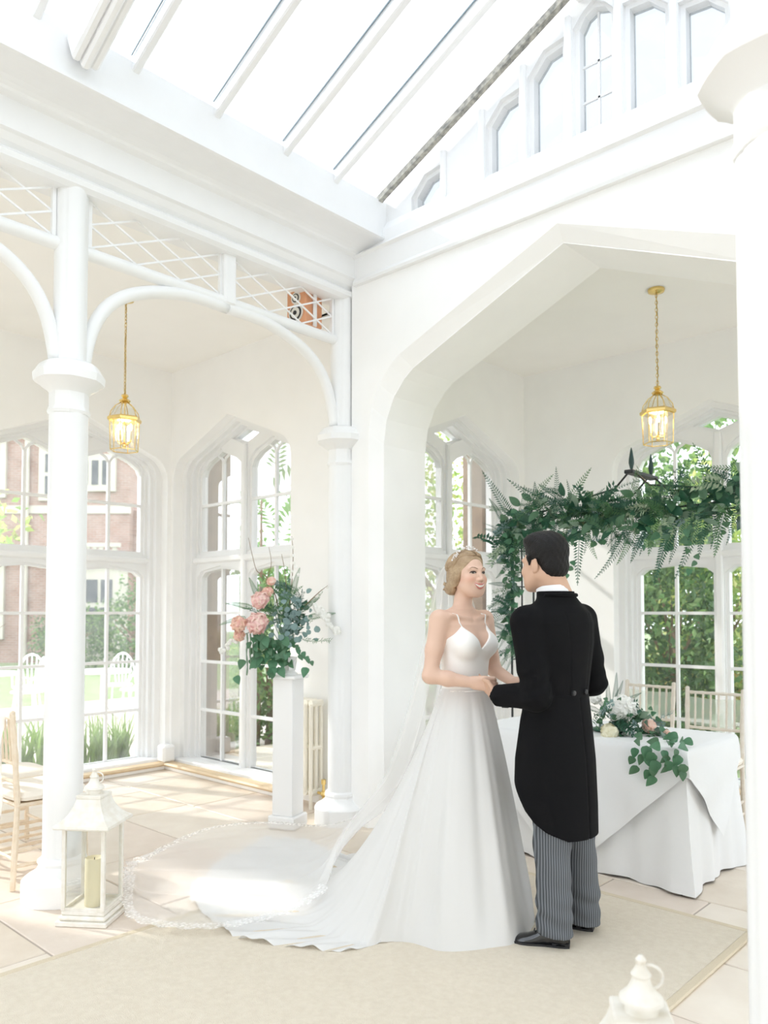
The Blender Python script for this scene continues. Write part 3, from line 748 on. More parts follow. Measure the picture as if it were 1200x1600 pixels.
def overlay():
    m = MB(); vs = []; fs = []; n = 60; S = 1.66; cx, cy = (TX0 + TX1) / 2, (TY0 + TY1) / 2
    ca = math.cos(math.radians(45)); 
    for i in range(n + 1):
        for j in range(n + 1):
            u, v = (i / n - .5) * S, (j / n - .5) * S
            x, y = (u - v) * ca, (u + v) * ca
            x *= 1.04
            hx, hy = (TX1 - TX0) / 2 + .02, (TY1 - TY0) / 2 + .02
            ox, oy = max(0, abs(x) - hx), max(0, abs(y) - hy)
            z = TZ + .006
            dr = ox + oy
            px_ = math.copysign(min(abs(x), hx), x); py_ = math.copysign(min(abs(y), hy), y)
            fl_ = .05 * (1 - math.exp(-dr * 3)) + .008 * math.sin(x * 17 + y * 9) * min(1, dr * 5)
            if ox > 0: px_ += math.copysign(.006 + fl_ , x)
            if oy > 0: py_ += math.copysign(.006 + fl_ , y)
            vs.append((cx + px_, cy + py_, z - dr * .97))
    for i in range(n):
        for j in range(n): fs.append((i * (n + 1) + j, i * (n + 1) + j + 1, (i + 1) * (n + 1) + j + 1, (i + 1) * (n + 1) + j))
    return m.add(vs, fs)
o = overlay().obj('diamond_overlay_cloth', M_LINEN, tab, smooth=60); o.matrix_parent_inverse = I
# low heating grille past the end of the table
gv = thing('floor_grille', (-1.5, 5.9, 0), 'low dark metal grille box on the floor past the table end', 'grille')
MB().box((-.22, -.05, 0), (.22, .05, .16), .006).obj('casing', M_LEDGE, gv)
for k in range(9): MB().box((-.19 + k * .045, -.058, .03), (-.165 + k * .045, -.05, .13)).obj('grille_slot', M_BLK, gv)
# ------------------------------------------------------------------ implicit-surface modelling for the two figures, in (right, forward, up) metres
class Field:
    def __init__(s, lo, hi, h):
        s.lo = np.array(lo, float); s.h = h
        n = np.ceil((np.array(hi) - s.lo) / h).astype(int) + 1
        s.ax = [s.lo[i] + np.arange(n[i]) * h for i in range(3)]
        s.V = np.full(n, 0.15, np.float32)
    def sub(s, lo, hi):
        sl = []
        for i in range(3):
            a = max(0, int((lo[i] - s.lo[i]) / s.h)); b = min(len(s.ax[i]), int((hi[i] - s.lo[i]) / s.h) + 2)
            sl.append(slice(a, max(a, b)))
        X, Y, Z = np.meshgrid(*[s.ax[i][sl[i]].astype(np.float32) for i in range(3)], indexing='ij', sparse=True)
        return tuple(sl), X, Y, Z
    def add(s, prim, k=0.02, op='u'):
        fn, lo, hi = prim; pad = k + 2.5 * s.h
        sl, X, Y, Z = s.sub(np.array(lo) - pad, np.array(hi) + pad)
        if min(s.V[sl].shape) == 0: return s
        d = fn(X, Y, Z); a = s.V[sl]
        if op == 'u':
            h = np.clip(.5 + .5 * (d - a) / k, 0, 1); s.V[sl] = d * (1 - h) + a * h - k * h * (1 - h)
        else:                                   # smooth subtraction
            d = -d; h = np.clip(.5 - .5 * (d - a) / k, 0, 1); s.V[sl] = d * (1 - h) + a * h + k * h * (1 - h)
        return s
    def at(s, p):
        q = (np.array(p) - s.lo) / s.h; i = np.clip(np.floor(q).astype(int), 0, np.array(s.V.shape) - 2); t = q - i; r = 0
        for a in (0, 1):
            for b in (0, 1):
                for c in (0, 1):
                    r += s.V[i[0] + a, i[1] + b, i[2] + c] * (t[0] if a else 1 - t[0]) * (t[1] if b else 1 - t[1]) * (t[2] if c else 1 - t[2])
        return r
    def mesh(s):
        V = s.V; S = V < 0; nx, ny, nz = V.shape
        cnt = np.zeros((nx - 1, ny - 1, nz - 1), np.int8); cor = [(a, b, c) for a in (0, 1) for b in (0, 1) for c in (0, 1)]
        for a, b, c in cor: cnt += S[a:nx - 1 + a, b:ny - 1 + b, c:nz - 1 + c]
        idx = np.argwhere((cnt > 0) & (cnt < 8)); vid = np.full(cnt.shape, -1, np.int64); vid[tuple(idx.T)] = np.arange(len(idx))
        acc = np.zeros((len(idx), 3)); num = np.zeros(len(idx))
        val = {c: V[idx[:, 0] + c[0], idx[:, 1] + c[1], idx[:, 2] + c[2]].astype(float) for c in cor}
        for c in cor:
            for ax in range(3):
                if c[ax]: continue
                e = list(c); e[ax] = 1; e = tuple(e); va, vb = val[c], val[e]; x = (va < 0) != (vb < 0)
                t = np.where(x, va / np.where(x, va - vb, 1), 0); p = np.tile(np.array(c, float), (len(idx), 1)); p[:, ax] += t
                acc[x] += p[x]; num[x] += 1
        P = s.lo + (idx + acc / num[:, None]) * s.h; F = []
        for ax in range(3):
            sh = [slice(1, -1)] * 3; sh[ax] = slice(0, -1); sh2 = list(sh); sh2[ax] = slice(1, None)
            a, b = S[tuple(sh)], S[tuple(sh2)]; e = np.argwhere(a != b); o = np.ones(3, int); o[ax] = 0; e = e + o
            u, w = (ax + 1) % 3, (ax + 2) % 3
            def g(du, dw):
                q = e.copy(); q[:, u] -= du; q[:, w] -= dw; return vid[tuple(q.T)]
            q = np.stack([g(1, 1), g(0, 1), g(0, 0), g(1, 0)], 1); fl_ = a[tuple((e - o).T)] if True else None
            q[~fl_] = q[~fl_][:, ::-1]; F.append(q)
        return P, np.concatenate(F)
def rc(a, b, ra, rb):
    a, b = np.array(a, float), np.array(b, float); ba = b - a; L2 = max(ba @ ba, 1e-9)
    def fn(X, Y, Z):
        t = np.clip(((X - a[0]) * ba[0] + (Y - a[1]) * ba[1] + (Z - a[2]) * ba[2]) / L2, 0, 1)
        return np.sqrt((X - a[0] - t * ba[0]) ** 2 + (Y - a[1] - t * ba[1]) ** 2 + (Z - a[2] - t * ba[2]) ** 2) - (ra + (rb - ra) * t)
    m = max(ra, rb); return fn, np.minimum(a, b) - m, np.maximum(a, b) + m
class Frame:                                   # body-part frame: x = person's left, y = forward, z = up
    def __init__(s, o, fwd, pitch=0.0, roll=0.0):
        f = np.array([fwd[0], fwd[1], 0.0]); f /= np.linalg.norm(f); l = np.array([-f[1], f[0], 0.0]); u = np.array([0, 0, 1.0])
        f2 = f * math.cos(pitch) + u * math.sin(pitch); u2 = u * math.cos(pitch) - f * math.sin(pitch)
        l3 = l * math.cos(roll) + u2 * math.sin(roll); u3 = u2 * math.cos(roll) - l * math.sin(roll)
        s.o = np.array(o, float); s.A = np.stack([l3, f2, u3])       # rows = axes
    def p(s, x, y, z): return s.o + x * s.A[0] + y * s.A[1] + z * s.A[2]
    def loc(s, X, Y, Z):
        dx, dy, dz = X - s.o[0], Y - s.o[1], Z - s.o[2]
        return [dx * a[0] + dy * a[1] + dz * a[2] for a in s.A.astype(np.float32)]
    def el(s, c, r):
        r = [float(v) for v in r]
        def fn(X, Y, Z):
            x, y, z = s.loc(X, Y, Z); x, y, z = x - c[0], y - c[1], z - c[2]
            k0 = np.sqrt((x / r[0]) ** 2 + (y / r[1]) ** 2 + (z / r[2]) ** 2); k1 = np.sqrt((x / r[0] ** 2) ** 2 + (y / r[1] ** 2) ** 2 + (z / r[2] ** 2) ** 2)
            return k0 * (k0 - 1) / np.maximum(k1, 1e-6)
        q = s.p(*c); m = max(r); return fn, q - m, q + m
    def rc(s, a, b, ra, rb): return rc(s.p(*a), s.p(*b), ra, rb)
    def loft(s, tab, ex=0.0):                  # rows (z, a, b, cx, cy): elliptic sections stacked along z
        T = np.array(tab, float); T = T[np.argsort(T[:, 0])]
        def fn(X, Y, Z):
            x, y, z = s.loc(X, Y, Z)
            a, b, cx, cy = [np.interp(z, T[:, 0], T[:, i]).astype(np.float32) for i in (1, 2, 3, 4)]
            a = a + ex; b = b + ex
            q = np.sqrt(((x - cx) / a) ** 2 + ((y - cy) / b) ** 2); d = (q - 1) * np.minimum(a, b)
            return np.maximum(d, np.maximum(T[0, 0] - z, z - T[-1, 0]))
        m = T[:, 1:3].max() + np.abs(T[:, 3:5]).max() + ex
        lo = s.o + np.array([-m, -m, T[0, 0]]); hi = s.o + np.array([m, m, T[-1, 0]]); return fn, lo, hi
def rf_world(P, base):
    return np.stack([P[:, 0] * CY - P[:, 1] * SY - base[0], P[:, 0] * SY + P[:, 1] * CY - base[1], P[:, 2] - base[2]], 1)
def field_obj(F, name, m, parent, base, col=None):
    P, Q = F.mesh(); V = rf_world(P, base)
    me = bpy.data.meshes.new(name); me.from_pydata(V.tolist(), [], Q.tolist()); me.materials.append(m); me.shade_smooth()
    if col is not None:
        at = me.color_attributes.new('Col', 'FLOAT_COLOR', 'POINT'); c = np.ones((len(P), 4), np.float32); c[:, :3] = col(P); at.data.foreach_set('color', c.ravel())
    return new(name, me, parent)
def rfmesh(V, Fc, name, m, parent, base, smooth=True):
    V = rf_world(np.array(V, float), base); mb = MB().add([tuple(p) for p in V], Fc); return mb.obj(name, m, parent, smooth)
def grid_faces(n, m, wrap=False):              # n rows by m columns
    f = []
    for i in range(n - 1):
        for j in range(m if wrap else m - 1): f.append((i * m + j, i * m + (j + 1) % m, (i + 1) * m + (j + 1) % m, (i + 1) * m + j))
    return f
class Surf:                                    # a face drawn on the skin: places points on the field's surface
    def __init__(s, F, fr): s.F, s.fr = F, fr
    def y(s, x, z, y0=.16):
        y = y0
        while y > 0 and s.F.at(s.fr.p(x, y, z)) > 0: y -= .0012
        return y
    def pt(s, x, z, off=.001): return s.fr.p(x, s.y(x, z) + off, z)
def head(F, h, k=1.0, fem=True):
    E = lambda c, r, kk=.015: F.add(h.el([v * k for v in c], [v * k for v in r]), kk)
    E((0, -.018, .040), (.073, .093, .074)); E((0, .022, -.008), (.064, .074, .084), .02)
    E((0, .034, -.062), (.050, .048, .045), .025)
    cw = .008 if fem else .018; F.add(h.rc((-cw * k, .066 * k, -.096 * k), (cw * k, .066 * k, -.096 * k), .0195 * k, .0195 * k), .032)      # chin
    for s in (-1, 1):
        E((s * .036, .064, -.030), (.026, .024, .022), .018)                                                    # cheek
        F.add(h.rc((s * .052 * k, .0, -.05 * k), (s * (.022 if fem else .030) * k, .056 * k, -.090 * k), (.013 if fem else .018) * k, .014 * k), .025)    # jaw line
        F.add(h.el((s * .031 * k, .104 * k, .002 * k), (.019 * k, .018 * k, .012 * k)), .012, 's')                  # eye hollow
        F.add(h.rc((s * .012 * k, .088 * k, .019 * k), (s * .045 * k, .074 * k, .021 * k), .009 * k, .008 * k), .012)  # brow
        E((s * .0745, -.008, -.012), (.007, .018, .029), .005); F.add(h.rc((s * .078 * k, -.016 * k, .012 * k), (s * .077 * k, -.004 * k, -.036 * k), .006 * k, .005 * k), .006)
    for s in (-1, 1): F.add(h.el((s * .027 * k, .046 * k, -.064 * k), (.027 * k, .030 * k, .030 * k)), .03)
    F.add(h.rc((0, .090 * k, .010 * k), (0, .109 * k, -.030 * k), .0075 * k, .0105 * k), .012)
    for s in (-1, 1): F.add(h.el((s * .0115 * k, .098 * k, -.034 * k), (.0085 * k, .010 * k, .0075 * k)), .007)
    E((0, .087, -.060), (.026, .013, .016), .012)
def finger_set(F, palm_a, palm_b, across, curl, L=.072, r=.0085, spread=.017):
    """palm from wrist to knuckles; four fingers of unequal length that bend towards curl"""
    a, b, ac, cu = [np.array(v, float) for v in (palm_a, palm_b, across, curl)]
    d = (b - a) / np.linalg.norm(b - a); ac /= np.linalg.norm(ac); cu /= np.linalg.norm(cu)
    for i in range(4): F.add(rc(a + ac * (i - 1.5) * .011, b + ac * (i - 1.5) * spread, .016, .0125), .012)
    for i, ln in enumerate((.92, 1.0, .94, .76)):
        p0 = b + ac * (i - 1.5) * spread; p1 = p0 + (d * .85 + cu * .45) * L * ln * .45; p2 = p1 + (d * .35 + cu * .95) * L * ln * .33; p3 = p2 + (cu * .9 - d * .35) * L * ln * .24
        F.add(rc(p0, p1, r * 1.12, r), .006); F.add(rc(p1, p2, r, r * .92), .004); F.add(rc(p2, p3, r * .92, r * .8), .004)
def thumb(F, a, b, c): F.add(rc(a, b, .013, .0105), .012); F.add(rc(b, c, .0105, .0085), .005)

M_SKIN = mat('fair_skin', (.74, .50, .39), .5, attr=True, spec=.3)
M_SKIN2 = mat('olive_skin', (.62, .40, .29), .5, spec=.3)
M_SATIN = mat('ivory_white_satin', (.91, .90, .885), .45, sheen=.2, bump=.03, bscale=30)
M_TULLESK = mat('white_organza_skirt', (.80, .797, .79), .8, trans=.2)
M_BLOND = mat('dark_blonde_hair', (.30, .20, .115), .45, col2=(.50, .37, .235), scale=22, bump=.5, bscale=120, spec=.4)
M_BLACKH = mat('black_hair', (.009, .008, .008), .55, bump=.5, bscale=160, spec=.25)
M_COAT = mat('black_wool_coat', (.006, .006, .007), .85, bump=.1, bscale=300, spec=.12)
M_SHIRT = mat('white_shirt_cotton', (.85, .86, .88), .7)
M_PATENT = mat('black_patent_leather', (.012, .012, .014), .12, coat=.8)
M_LIP = mat('rose_lips', (.62, .22, .20), .35); M_TEETH = mat('white_teeth', (.88, .86, .82), .3)
M_LASH = mat('dark_lashes', (.05, .03, .025), .6); M_BROW = mat('brown_eyebrow', (.30, .19, .12), .8); M_EYEW = mat('eye_white', (.50, .47, .45), .2); M_IRIS = mat('dark_iris', (.06, .045, .035), .15)

# ------------------------------------------------------------------ the bride
BF = np.array([.64, -.77])
bw = W(.40, 3.80, 0); base_b = (bw.x, bw.y, 0)
bride = thing('person', base_b, 'person in a white wedding dress, smiling and holding hands', 'person')
FB = Field((.10, 3.42, 1.0), (.72, 4.08, 1.80), .0033)
T = Frame((.392, 3.82, 0), BF)                                        # torso frame, z measured from the floor
hB = Frame(J(731, 898, 3.835), (.52, -.855), pitch=.05)
head(FB, hB, .98, True)
tors = [(1.00, .150, .105, 0, 0), (1.06, .128, .093, 0, 0), (1.12, .115, .086, 0, 0), (1.20, .124, .090, 0, 0), (1.28, .136, .097, 0, 0), (1.35, .146, .094, 0, -.004), (1.40, .150, .084, 0, -.010), (1.43, .130, .066, 0, -.018), (1.452, .085, .052, 0, -.022), (1.465, .055, .045, 0, -.022)]
FB.add(T.loft(tors), .02)
nk = hB.p(0, -.028, -.055)
FB.add(rc(nk, T.p(.0, -.022, 1.445), .043, .048), .03)
for s in (-1, 1):
    FB.add(rc(T.p(s * .03, -.02, 1.452), T.p(s * .148, -.018, 1.422), .034, .040), .03)               # shoulder slope
    FB.add(T.el((s * .062, .075, 1.305), (.062, .052, .058)), .03)                                     # bust
    FB.add(rc(T.p(s * .02, .055, 1.425), T.p(s * .125, .03, 1.445), .009, .010), .02)                  # collar bone
shR, elR, wrR = T.p(-.158, -.015, 1.425), J(672, 1056, 3.68), J(741, 1067, 3.655)
FB.add(rc(shR, shR * .45 + elR * .55, .045, .040), .025); FB.add(rc(shR * .45 + elR * .55, elR, .040, .034), .02)
FB.add(rc(elR, elR * .6 + wrR * .4, .035, .034), .02); FB.add(rc(elR * .6 + wrR * .4, wrR, .034, .023), .02)
shL, elL, wrL = T.p(.158, -.015, 1.425), J(772, 1046, 3.93), J(806, 1068, 3.74)
FB.add(rc(shL, elL, .043, .035), .025); FB.add(rc(elL, wrL, .034, .023), .02)
pR = J(763, 1069, 3.635)
finger_set(FB, wrR, pR, (.2, .1, -1), (.25, .95, -.1), .070, .0083, .0155)
thumb(FB, wrR + np.array([.02, .0, .016]), J(757, 1060, 3.63), J(772, 1060, 3.635))
pL = J(818, 1072, 3.70)
finger_set(FB, wrL, pL, (.1, .1, -1), (.5, -.6, -.3), .068, .0083, .0155)
thumb(FB, wrL + np.array([.01, -.01, .016]), J(815, 1063, 3.69), J(824, 1064, 3.67))
def skin_col(P):
    c = np.tile(np.array([.70, .48, .375]), (len(P), 1))
    x, y, z = [np.einsum('ij,j->i', P - hB.o, a) for a in hB.A]
    for s in (-1, 1):
        w = np.exp(-((x - s * .043) / .020) ** 2 - ((z + .030) / .017) ** 2) * (y > .02); c += w[:, None] * np.array([.01, -.08, -.075])
    return c
field_obj(FB, 'body', M_SKIN, bride, base_b, skin_col)
SB = Surf(FB, hB)
def patch(S, outline, name, m, parent, base, off):          # filled outline lying on the skin
    V = [S.pt(x, z, off) for x, z in outline]; cx = sum(p[0] for p in outline) / len(outline); cz = sum(p[1] for p in outline) / len(outline)
    V.append(S.pt(cx, cz, off + .0006)); n = len(outline)
    return rfmesh(V, [(i, (i + 1) % n, n) for i in range(n)], name, m, parent, base)
def line(S, pts, rad, name, m, parent, base, off=.0012):
    P = [S.pt(x, z, off) for x, z in pts]; P = [tuple(q) for q in rf_world(np.array(P), base)]
    return MB().tube(P, rad, 6).obj(name, m, parent, True)
for s in (-1, 1):
    ex, ez = s * .031, .001
    alm = [(ex + .0135 * math.cos(a), ez + (.0055 if math.sin(a) > 0 else .0035) * math.sin(a) + .001) for a in [i * math.pi / 8 for i in range(16)]]
    patch(SB, alm, 'eye', M_EYEW, bride, base_b, .0008)
    patch(SB, [(ex + s * .001 + .0062 * math.cos(a), ez + .001 + .0052 * math.sin(a)) for a in [i * math.pi / 6 for i in range(12)]], 'iris', M_IRIS, bride, base_b, .0016)
    line(SB, [(ex - .0145, ez - .0005), (ex - .009, ez + .0052), (ex, ez + .0070), (ex + .009, ez + .0052), (ex + .0145, ez - .0005)], [.0012, .0028, .0034, .0030, .0014], 'eyelashes', M_LASH, bride, base_b)
    line(SB, [(ex - .0125, ez - .001), (ex, ez - .0032), (ex + .0125, ez - .001)], [.0005, .0009, .0005], 'lower_lashes', M_LASH, bride, base_b)
    line(SB, [(s * .013, .019), (s * .024, .0255), (s * .036, .0275), (s * .049, .0205)], [.0018, .0026, .0022, .0009], 'eyebrow', M_BROW, bride, base_b, .0006)
sm = lambda x: 12.0 * x * x                                    # smile curve
ux = [-.0285 + .057 * i / 12 for i in range(13)]
top_o = [(x, -.0525 + sm(x) - .0 + .003 * math.exp(-((abs(x) - .006) / .005) ** 2) - (.5 * abs(x) * .15)) for x in ux]
top_i = [(x, -.0585 + sm(x) * .95) for x in ux]
bot_i = [(x, -.0585 + sm(x) * .95 - .0125 * max(0, 1 - (x / .0285) ** 2) ** .7) for x in ux]
bot_o = [(x, -.0605 + sm(x) * .95 - .0180 * max(0, 1 - (x / .0293) ** 2) ** .6) for x in ux]
def strip(a, b, name, m, off):
    V = [SB.pt(x, z, off) for x, z in a] + [SB.pt((xa + xb) / 2, (za + zb) / 2, off + .0015) for (xa, za), (xb, zb) in zip(a, b)] + [SB.pt(x, z, off) for x, z in b]
    return rfmesh(V, grid_faces(3, len(a)), name, m, bride, base_b)
strip(top_o, top_i, 'upper_lip', M_LIP, .0010); strip(bot_i, bot_o, 'lower_lip', M_LIP, .0010); strip(top_i, bot_i, 'teeth', M_TEETH, .0004)

# hair, swept back to a low knot
FH = Field(hB.o - .17, hB.o + .17, .0033)
FH.add(hB.el((0, -.024, .040), (.082, .101, .079)), .02)
for s in (-1, 1): FH.add(hB.el((s * .070, -.018, -.010), (.018, .046, .052)), .02)
FH.add(hB.el((0, -.085, -.02), (.062, .040, .055)), .03); FH.add(hB.el((-.028, -.095, -.062), (.042, .034, .034)), .015); FH.add(hB.el((-.062, -.06, -.062), (.024, .034, .034)), .012); FH.add(hB.el((.03, -.095, -.055), (.04, .034, .034)), .015)
FH.add(hB.el((.0, .135, -.040), (.082, .118, .128)), .012, 's')
for s in (-1, 1): FH.add(hB.el((s * .085, .085, -.07), (.055, .075, .085)), .012, 's')
hair = field_obj(FH, 'hair', M_BLOND, bride, base_b)
lk = MB()
for s in (-1, 1):
    for i in range(17):
        u = i / 16
        y0 = .058 - .115 * u; R1 = (.0845, .1035, .0805)
        pts = []
        for j in range(9):
            v = j / 8
            th = v * 1.75 + .06                                                     # from the parting down the side
            yy = y0 - .055 * v - .03 * v * v + .006 * math.sin(v * 9 + i)
            q = max(.05, 1 - ((yy + .024) / R1[1]) ** 2) ** .5
            wv = 1 + .02 * math.sin(v * 11 + i * .8)
            pts.append(hB.p(s * R1[0] * q * math.sin(th) * wv + .012 * (1 - v), yy,   .040 + R1[2] * q * math.cos(th) * wv))
        P = [tuple(q) for q in rf_world(np.array(pts), base_b)]
        lk.tube(P, [.003, .006, .0075, .008, .0085, .0085, .008, .007, .004], 6)
for i in range(22):                                                                 # the knot
    a0 = R_.random() * 6.28; c = (R_.uniform(-.055, .03), R_.uniform(-.105, -.07), R_.uniform(-.075, -.035)); r = R_.uniform(.014, .026)
    ax1 = np.array([R_.gauss(0, 1) for _ in range(3)]); ax1 /= np.linalg.norm(ax1); ax2 = np.cross(ax1, [R_.gauss(0, 1) for _ in range(3)]); ax2 /= np.linalg.norm(ax2)
    pts = [hB.p(*(np.array(c) + r * (ax1 * math.cos(a0 + t) + ax2 * math.sin(a0 + t)))) for t in [k * .6 for k in range(8)]]
    lk.tube([tuple(q) for q in rf_world(np.array(pts), base_b)], [.002, .005, .006, .006, .006, .006, .005, .002], 6)
lk.obj('hair_locks', M_BLOND, hair, True)
vine = MB()
for i in range(34):
    u = i / 33; th = -1.25 + 1.75 * u
    c = hB.p(.090 * math.sin(th), .022 - .02 * abs(th) + R_.uniform(-.008, .008), .042 + .089 * math.cos(th)); c = rf_world(np.array([c]), base_b)[0]
    for k in range(2): vine.ball(c + np.array([R_.uniform(-.006, .006) for _ in range(3)]), (R_.uniform(.002, .0045), R_.uniform(.002, .0045), R_.uniform(.002, .005)), 6, 4)
vine.obj('crystal_headpiece', mat('silver_crystal', (.86, .83, .82), .2, metal=.3), bride, True)

# bodice: the torso grown by the cloth's thickness and cut by a V neckline
FD = Field((.14, 3.58, 1.0), (.66, 4.06, 1.46), .0033)
FD.add(T.loft([r for r in tors if r[0] < 1.42], .007), .02)
for s in (-1, 1): FD.add(T.el((s * .062, .075, 1.305), (.069, .059, .064)), .03)
X, Y, Z = np.meshgrid(*[a.astype(np.float32) for a in FD.ax], indexing='ij', sparse=True)
lx, ly, lz = T.loc(X, Y, Z)
front = 1.283 + np.minimum(np.abs(lx), .085) * 1.30 - np.maximum(np.abs(lx) - .085, 0) * 1.05
back = 1.27 + 0 * lx
top = np.where(ly > -.02, front, back)
FD.V = np.maximum(FD.V, (lz - top) * .62); FD.V = np.maximum(FD.V, 1.078 - lz).astype(np.float32)
dress = new('wedding_dress', None, bride)
field_obj(FD, 'bodice', M_SATIN, dress, base_b)
for s in (-1, 1):
    ST = Surf(FB, T); pts = []
    for x, z in ((s * .083, 1.385), (s * .088, 1.41), (s * .093, 1.435), (s * .097, 1.445)): pts.append(T.p(x, ST.y(x, z, .2) + .002, z))
    pts.append(T.p(s * .099, -.035, 1.462)); pts.append(T.p(s * .09, -.085, 1.40)); pts.append(T.p(s * .08, -.1, 1.28))
    MB().tube([tuple(q) for q in rf_world(np.array(pts), base_b)], .0035, 6).obj('strap', M_SATIN, dress, True)
# skirt and train
hem = [(835, 1440), (812, 1474), (765, 1486), (692, 1491), (640, 1477), (598, 1478), (540, 1492), (470, 1487), (380, 1474), (340, 1450), (298, 1412), (312, 1378), (370, 1336), (440, 1312)]
hp = [np.array(rf(fl(x, y))) for x, y in hem] + [np.array(v) for v in ((-.30, 4.78), (.05, 4.55), (.40, 4.35), (.68, 4.08))]
def catmull(P, n, closed=True):
    out = []; m = len(P)
    for i in range(m):
        p0, p1, p2, p3 = P[i - 1], P[i], P[(i + 1) % m], P[(i + 2) % m]
        for k in range(n):
            u = k / n; out.append(.5 * (2 * p1 + (p2 - p0) * u + (2 * p0 - 5 * p1 + 4 * p2 - p3) * u * u + (3 * p1 - p0 - 3 * p2 + p3) * u ** 3))
    return out
hc = catmull(hp, 16); nc = len(hc); ctr = np.array([.392, 3.82])
def skirt(scale, zoff, amp, rows, wz, thick):
    V = []
    ang = np.unwrap([math.atan2(*(h - ctr)[::-1]) for h in hc])
    for j in range(rows + 1):
        s = j / rows
        for i in range(nc):
            H = ctr + (hc[i] - ctr) * scale; a = ang[i]; d = np.array([math.cos(a), math.sin(a)])
            lx_, ly_ = d @ np.array([-BF[1], BF[0]]), d @ BF; wst = ctr + d / math.sqrt((lx_ / .127) ** 2 + (ly_ / .098) ** 2); D = np.linalg.norm(H - wst); t = s ** 1.15
            p = wst + (H - wst) * t
            dist = D * t; d1 = min(D, .40 + .42 * max(0, D - .40)); e = 1.0 + .9 * min(1, max(0, D - .40) / .8)
            q = max(0.0, 1 - dist / d1)
            bell = .10 * math.sin(min(1, dist / d1) * math.pi) * (1 if D < .6 else .35)
            z = wz * min(1, q ** e + bell * q)
            fold = amp * s * (math.sin(i * 2 * math.pi / nc * 13 + 1.3 + .5 * math.sin(i * .05)) + .55 * math.sin(i * 2 * math.pi / nc * 23 + 2.2 * s) + .2 * math.sin(i * 2 * math.pi / nc * 41))
            nrm = np.array([-(H - wst)[1], (H - wst)[0]]) / max(D, 1e-6)
            lift = .012 * max(0, 1 - z / .1) * (1 + math.sin(i * .41 + s * 7) + .7 * math.sin(i * .93 - s * 11)) * min(1, max(0, dist - .3) * 2) 
            out = d * fold * (.8 if D < .6 else .8 - .6 * min(1, (D - .6) / .4)) * min(1, z * 6 + .15)
            V.append((p[0] + out[0], p[1] + out[1], z + zoff + lift + thick))
    return V, grid_faces(rows + 1, nc, True)
V, Fc = skirt(1.0, .012, .013, 64, 1.085, .0)
rfmesh(V, Fc, 'skirt', M_TULLESK, dress, base_b)
wb = [tuple(q) for q in rf_world(np.array([T.p(.124 * math.cos(a), .096 * math.sin(a), 1.085) for a in [i * math.pi / 24 for i in range(49)]]), base_b)]
MB().tube(wb, .008, 6).obj('waistband', M_SATIN, dress, True)

# veil: comb at the back of the head, down the back, out over the train
M_VEIL = sheer('sheer_tulle_veil', (.97, .97, .97), .36)
path = [(.335, 3.90, 1.715), (.275, 3.965, 1.655), (.235, 4.00, 1.50), (.19, 4.05, 1.28), (.12, 4.13, .98), (.02, 4.22, .66), (-.10, 4.30, .38), (-.26, 4.36, .16), (-.46, 4.40, .065), (-.72, 4.42, .04), (-1.0, 4.43, .032), (-1.24, 4.44, .027), (-1.42, 4.45, .024)]
wid = [.035, .075, .15, .20, .25, .32, .42, .56, .72, .86, .86, .70, .20]
skew = [0, 0, 0, 0, 0, .0, .02, .05, .04, .02, .0, -.03, -.03]
def cr(T_, u):
    T_ = np.array(T_, float); m = len(T_) - 1; x = min(u * m, m - 1e-6); i = int(x); f = x - i
    p0, p1, p2, p3 = T_[max(i - 1, 0)], T_[i], T_[i + 1], T_[min(i + 2, m)]
    return .5 * (2 * p1 + (p2 - p0) * f + (2 * p0 - 5 * p1 + 4 * p2 - p3) * f * f + (3 * p1 - p0 - 3 * p2 + p3) * f ** 3)
def veil_pt(u, v):
    p = cr(path, v); w = float(cr(wid, v)); k = float(cr(skew, v)); s = 2 * u - 1
    m = min(1, max(0, (v - .42) / .2)); m = m * m * (3 - 2 * m)
    lat = np.array([.80 * (1 - m), .60 + .40 * m, 0]); lat /= np.linalg.norm(lat)
    q = p + lat * ((s + 1 - m) * w + k)
    q[0] += .10 * s * s * (1 if v > .5 else 0) * (v - .5)
    q[0] += (.022 * min(1, v * 3)) * math.sin(s * 19 + v * 2) * (1 - .75 * max(0, (v - .55) / .45))
    g = max(0, (v - .5) / .5)
    q[2] += .012 * g * (math.sin(s * 15 + v * 5) + math.sin(s * 27 - v * 9) * .6 + 1.9)
    q[2] = max(q[2], .016)
    return q
nu, nv = 60, 90
V = [veil_pt(i / nu, j / nv) for j in range(nv + 1) for i in range(nu + 1)]
veil = rfmesh(V, grid_faces(nv + 1, nu + 1), 'veil', M_VEIL, bride, base_b)
M_LACE = sheer('white_lace', (.97, .97, .97), .30, pat=55)
edge = [(0, v) for v in np.linspace(.60, 1, 40)] + [(u, 1) for u in np.linspace(0, 1, 20)[1:]] + [(1, v) for v in np.linspace(1, .60, 40)[1:]]
cm = np.mean([veil_pt(.5, v) for v in np.linspace(.6, 1, 9)], axis=0)
V = []
for k, (u, v) in enumerate(edge):
    q = veil_pt(u, v); d = (q - cm); d[2] = 0; d /= np.linalg.norm(d)
    V += [q - d * .045 + [0, 0, .004], q + d * .004 + [0, 0, .003], q + d * (.016 + .012 * math.sin(k * 1.9)) + [0, 0, .001]]
rfmesh(V, [(i * 3 + j, i * 3 + j + 1, i * 3 + j + 4, i * 3 + j + 3) for i in range(len(edge) - 1) for j in range(2)], 'lace_edge', M_LACE, veil, base_b)

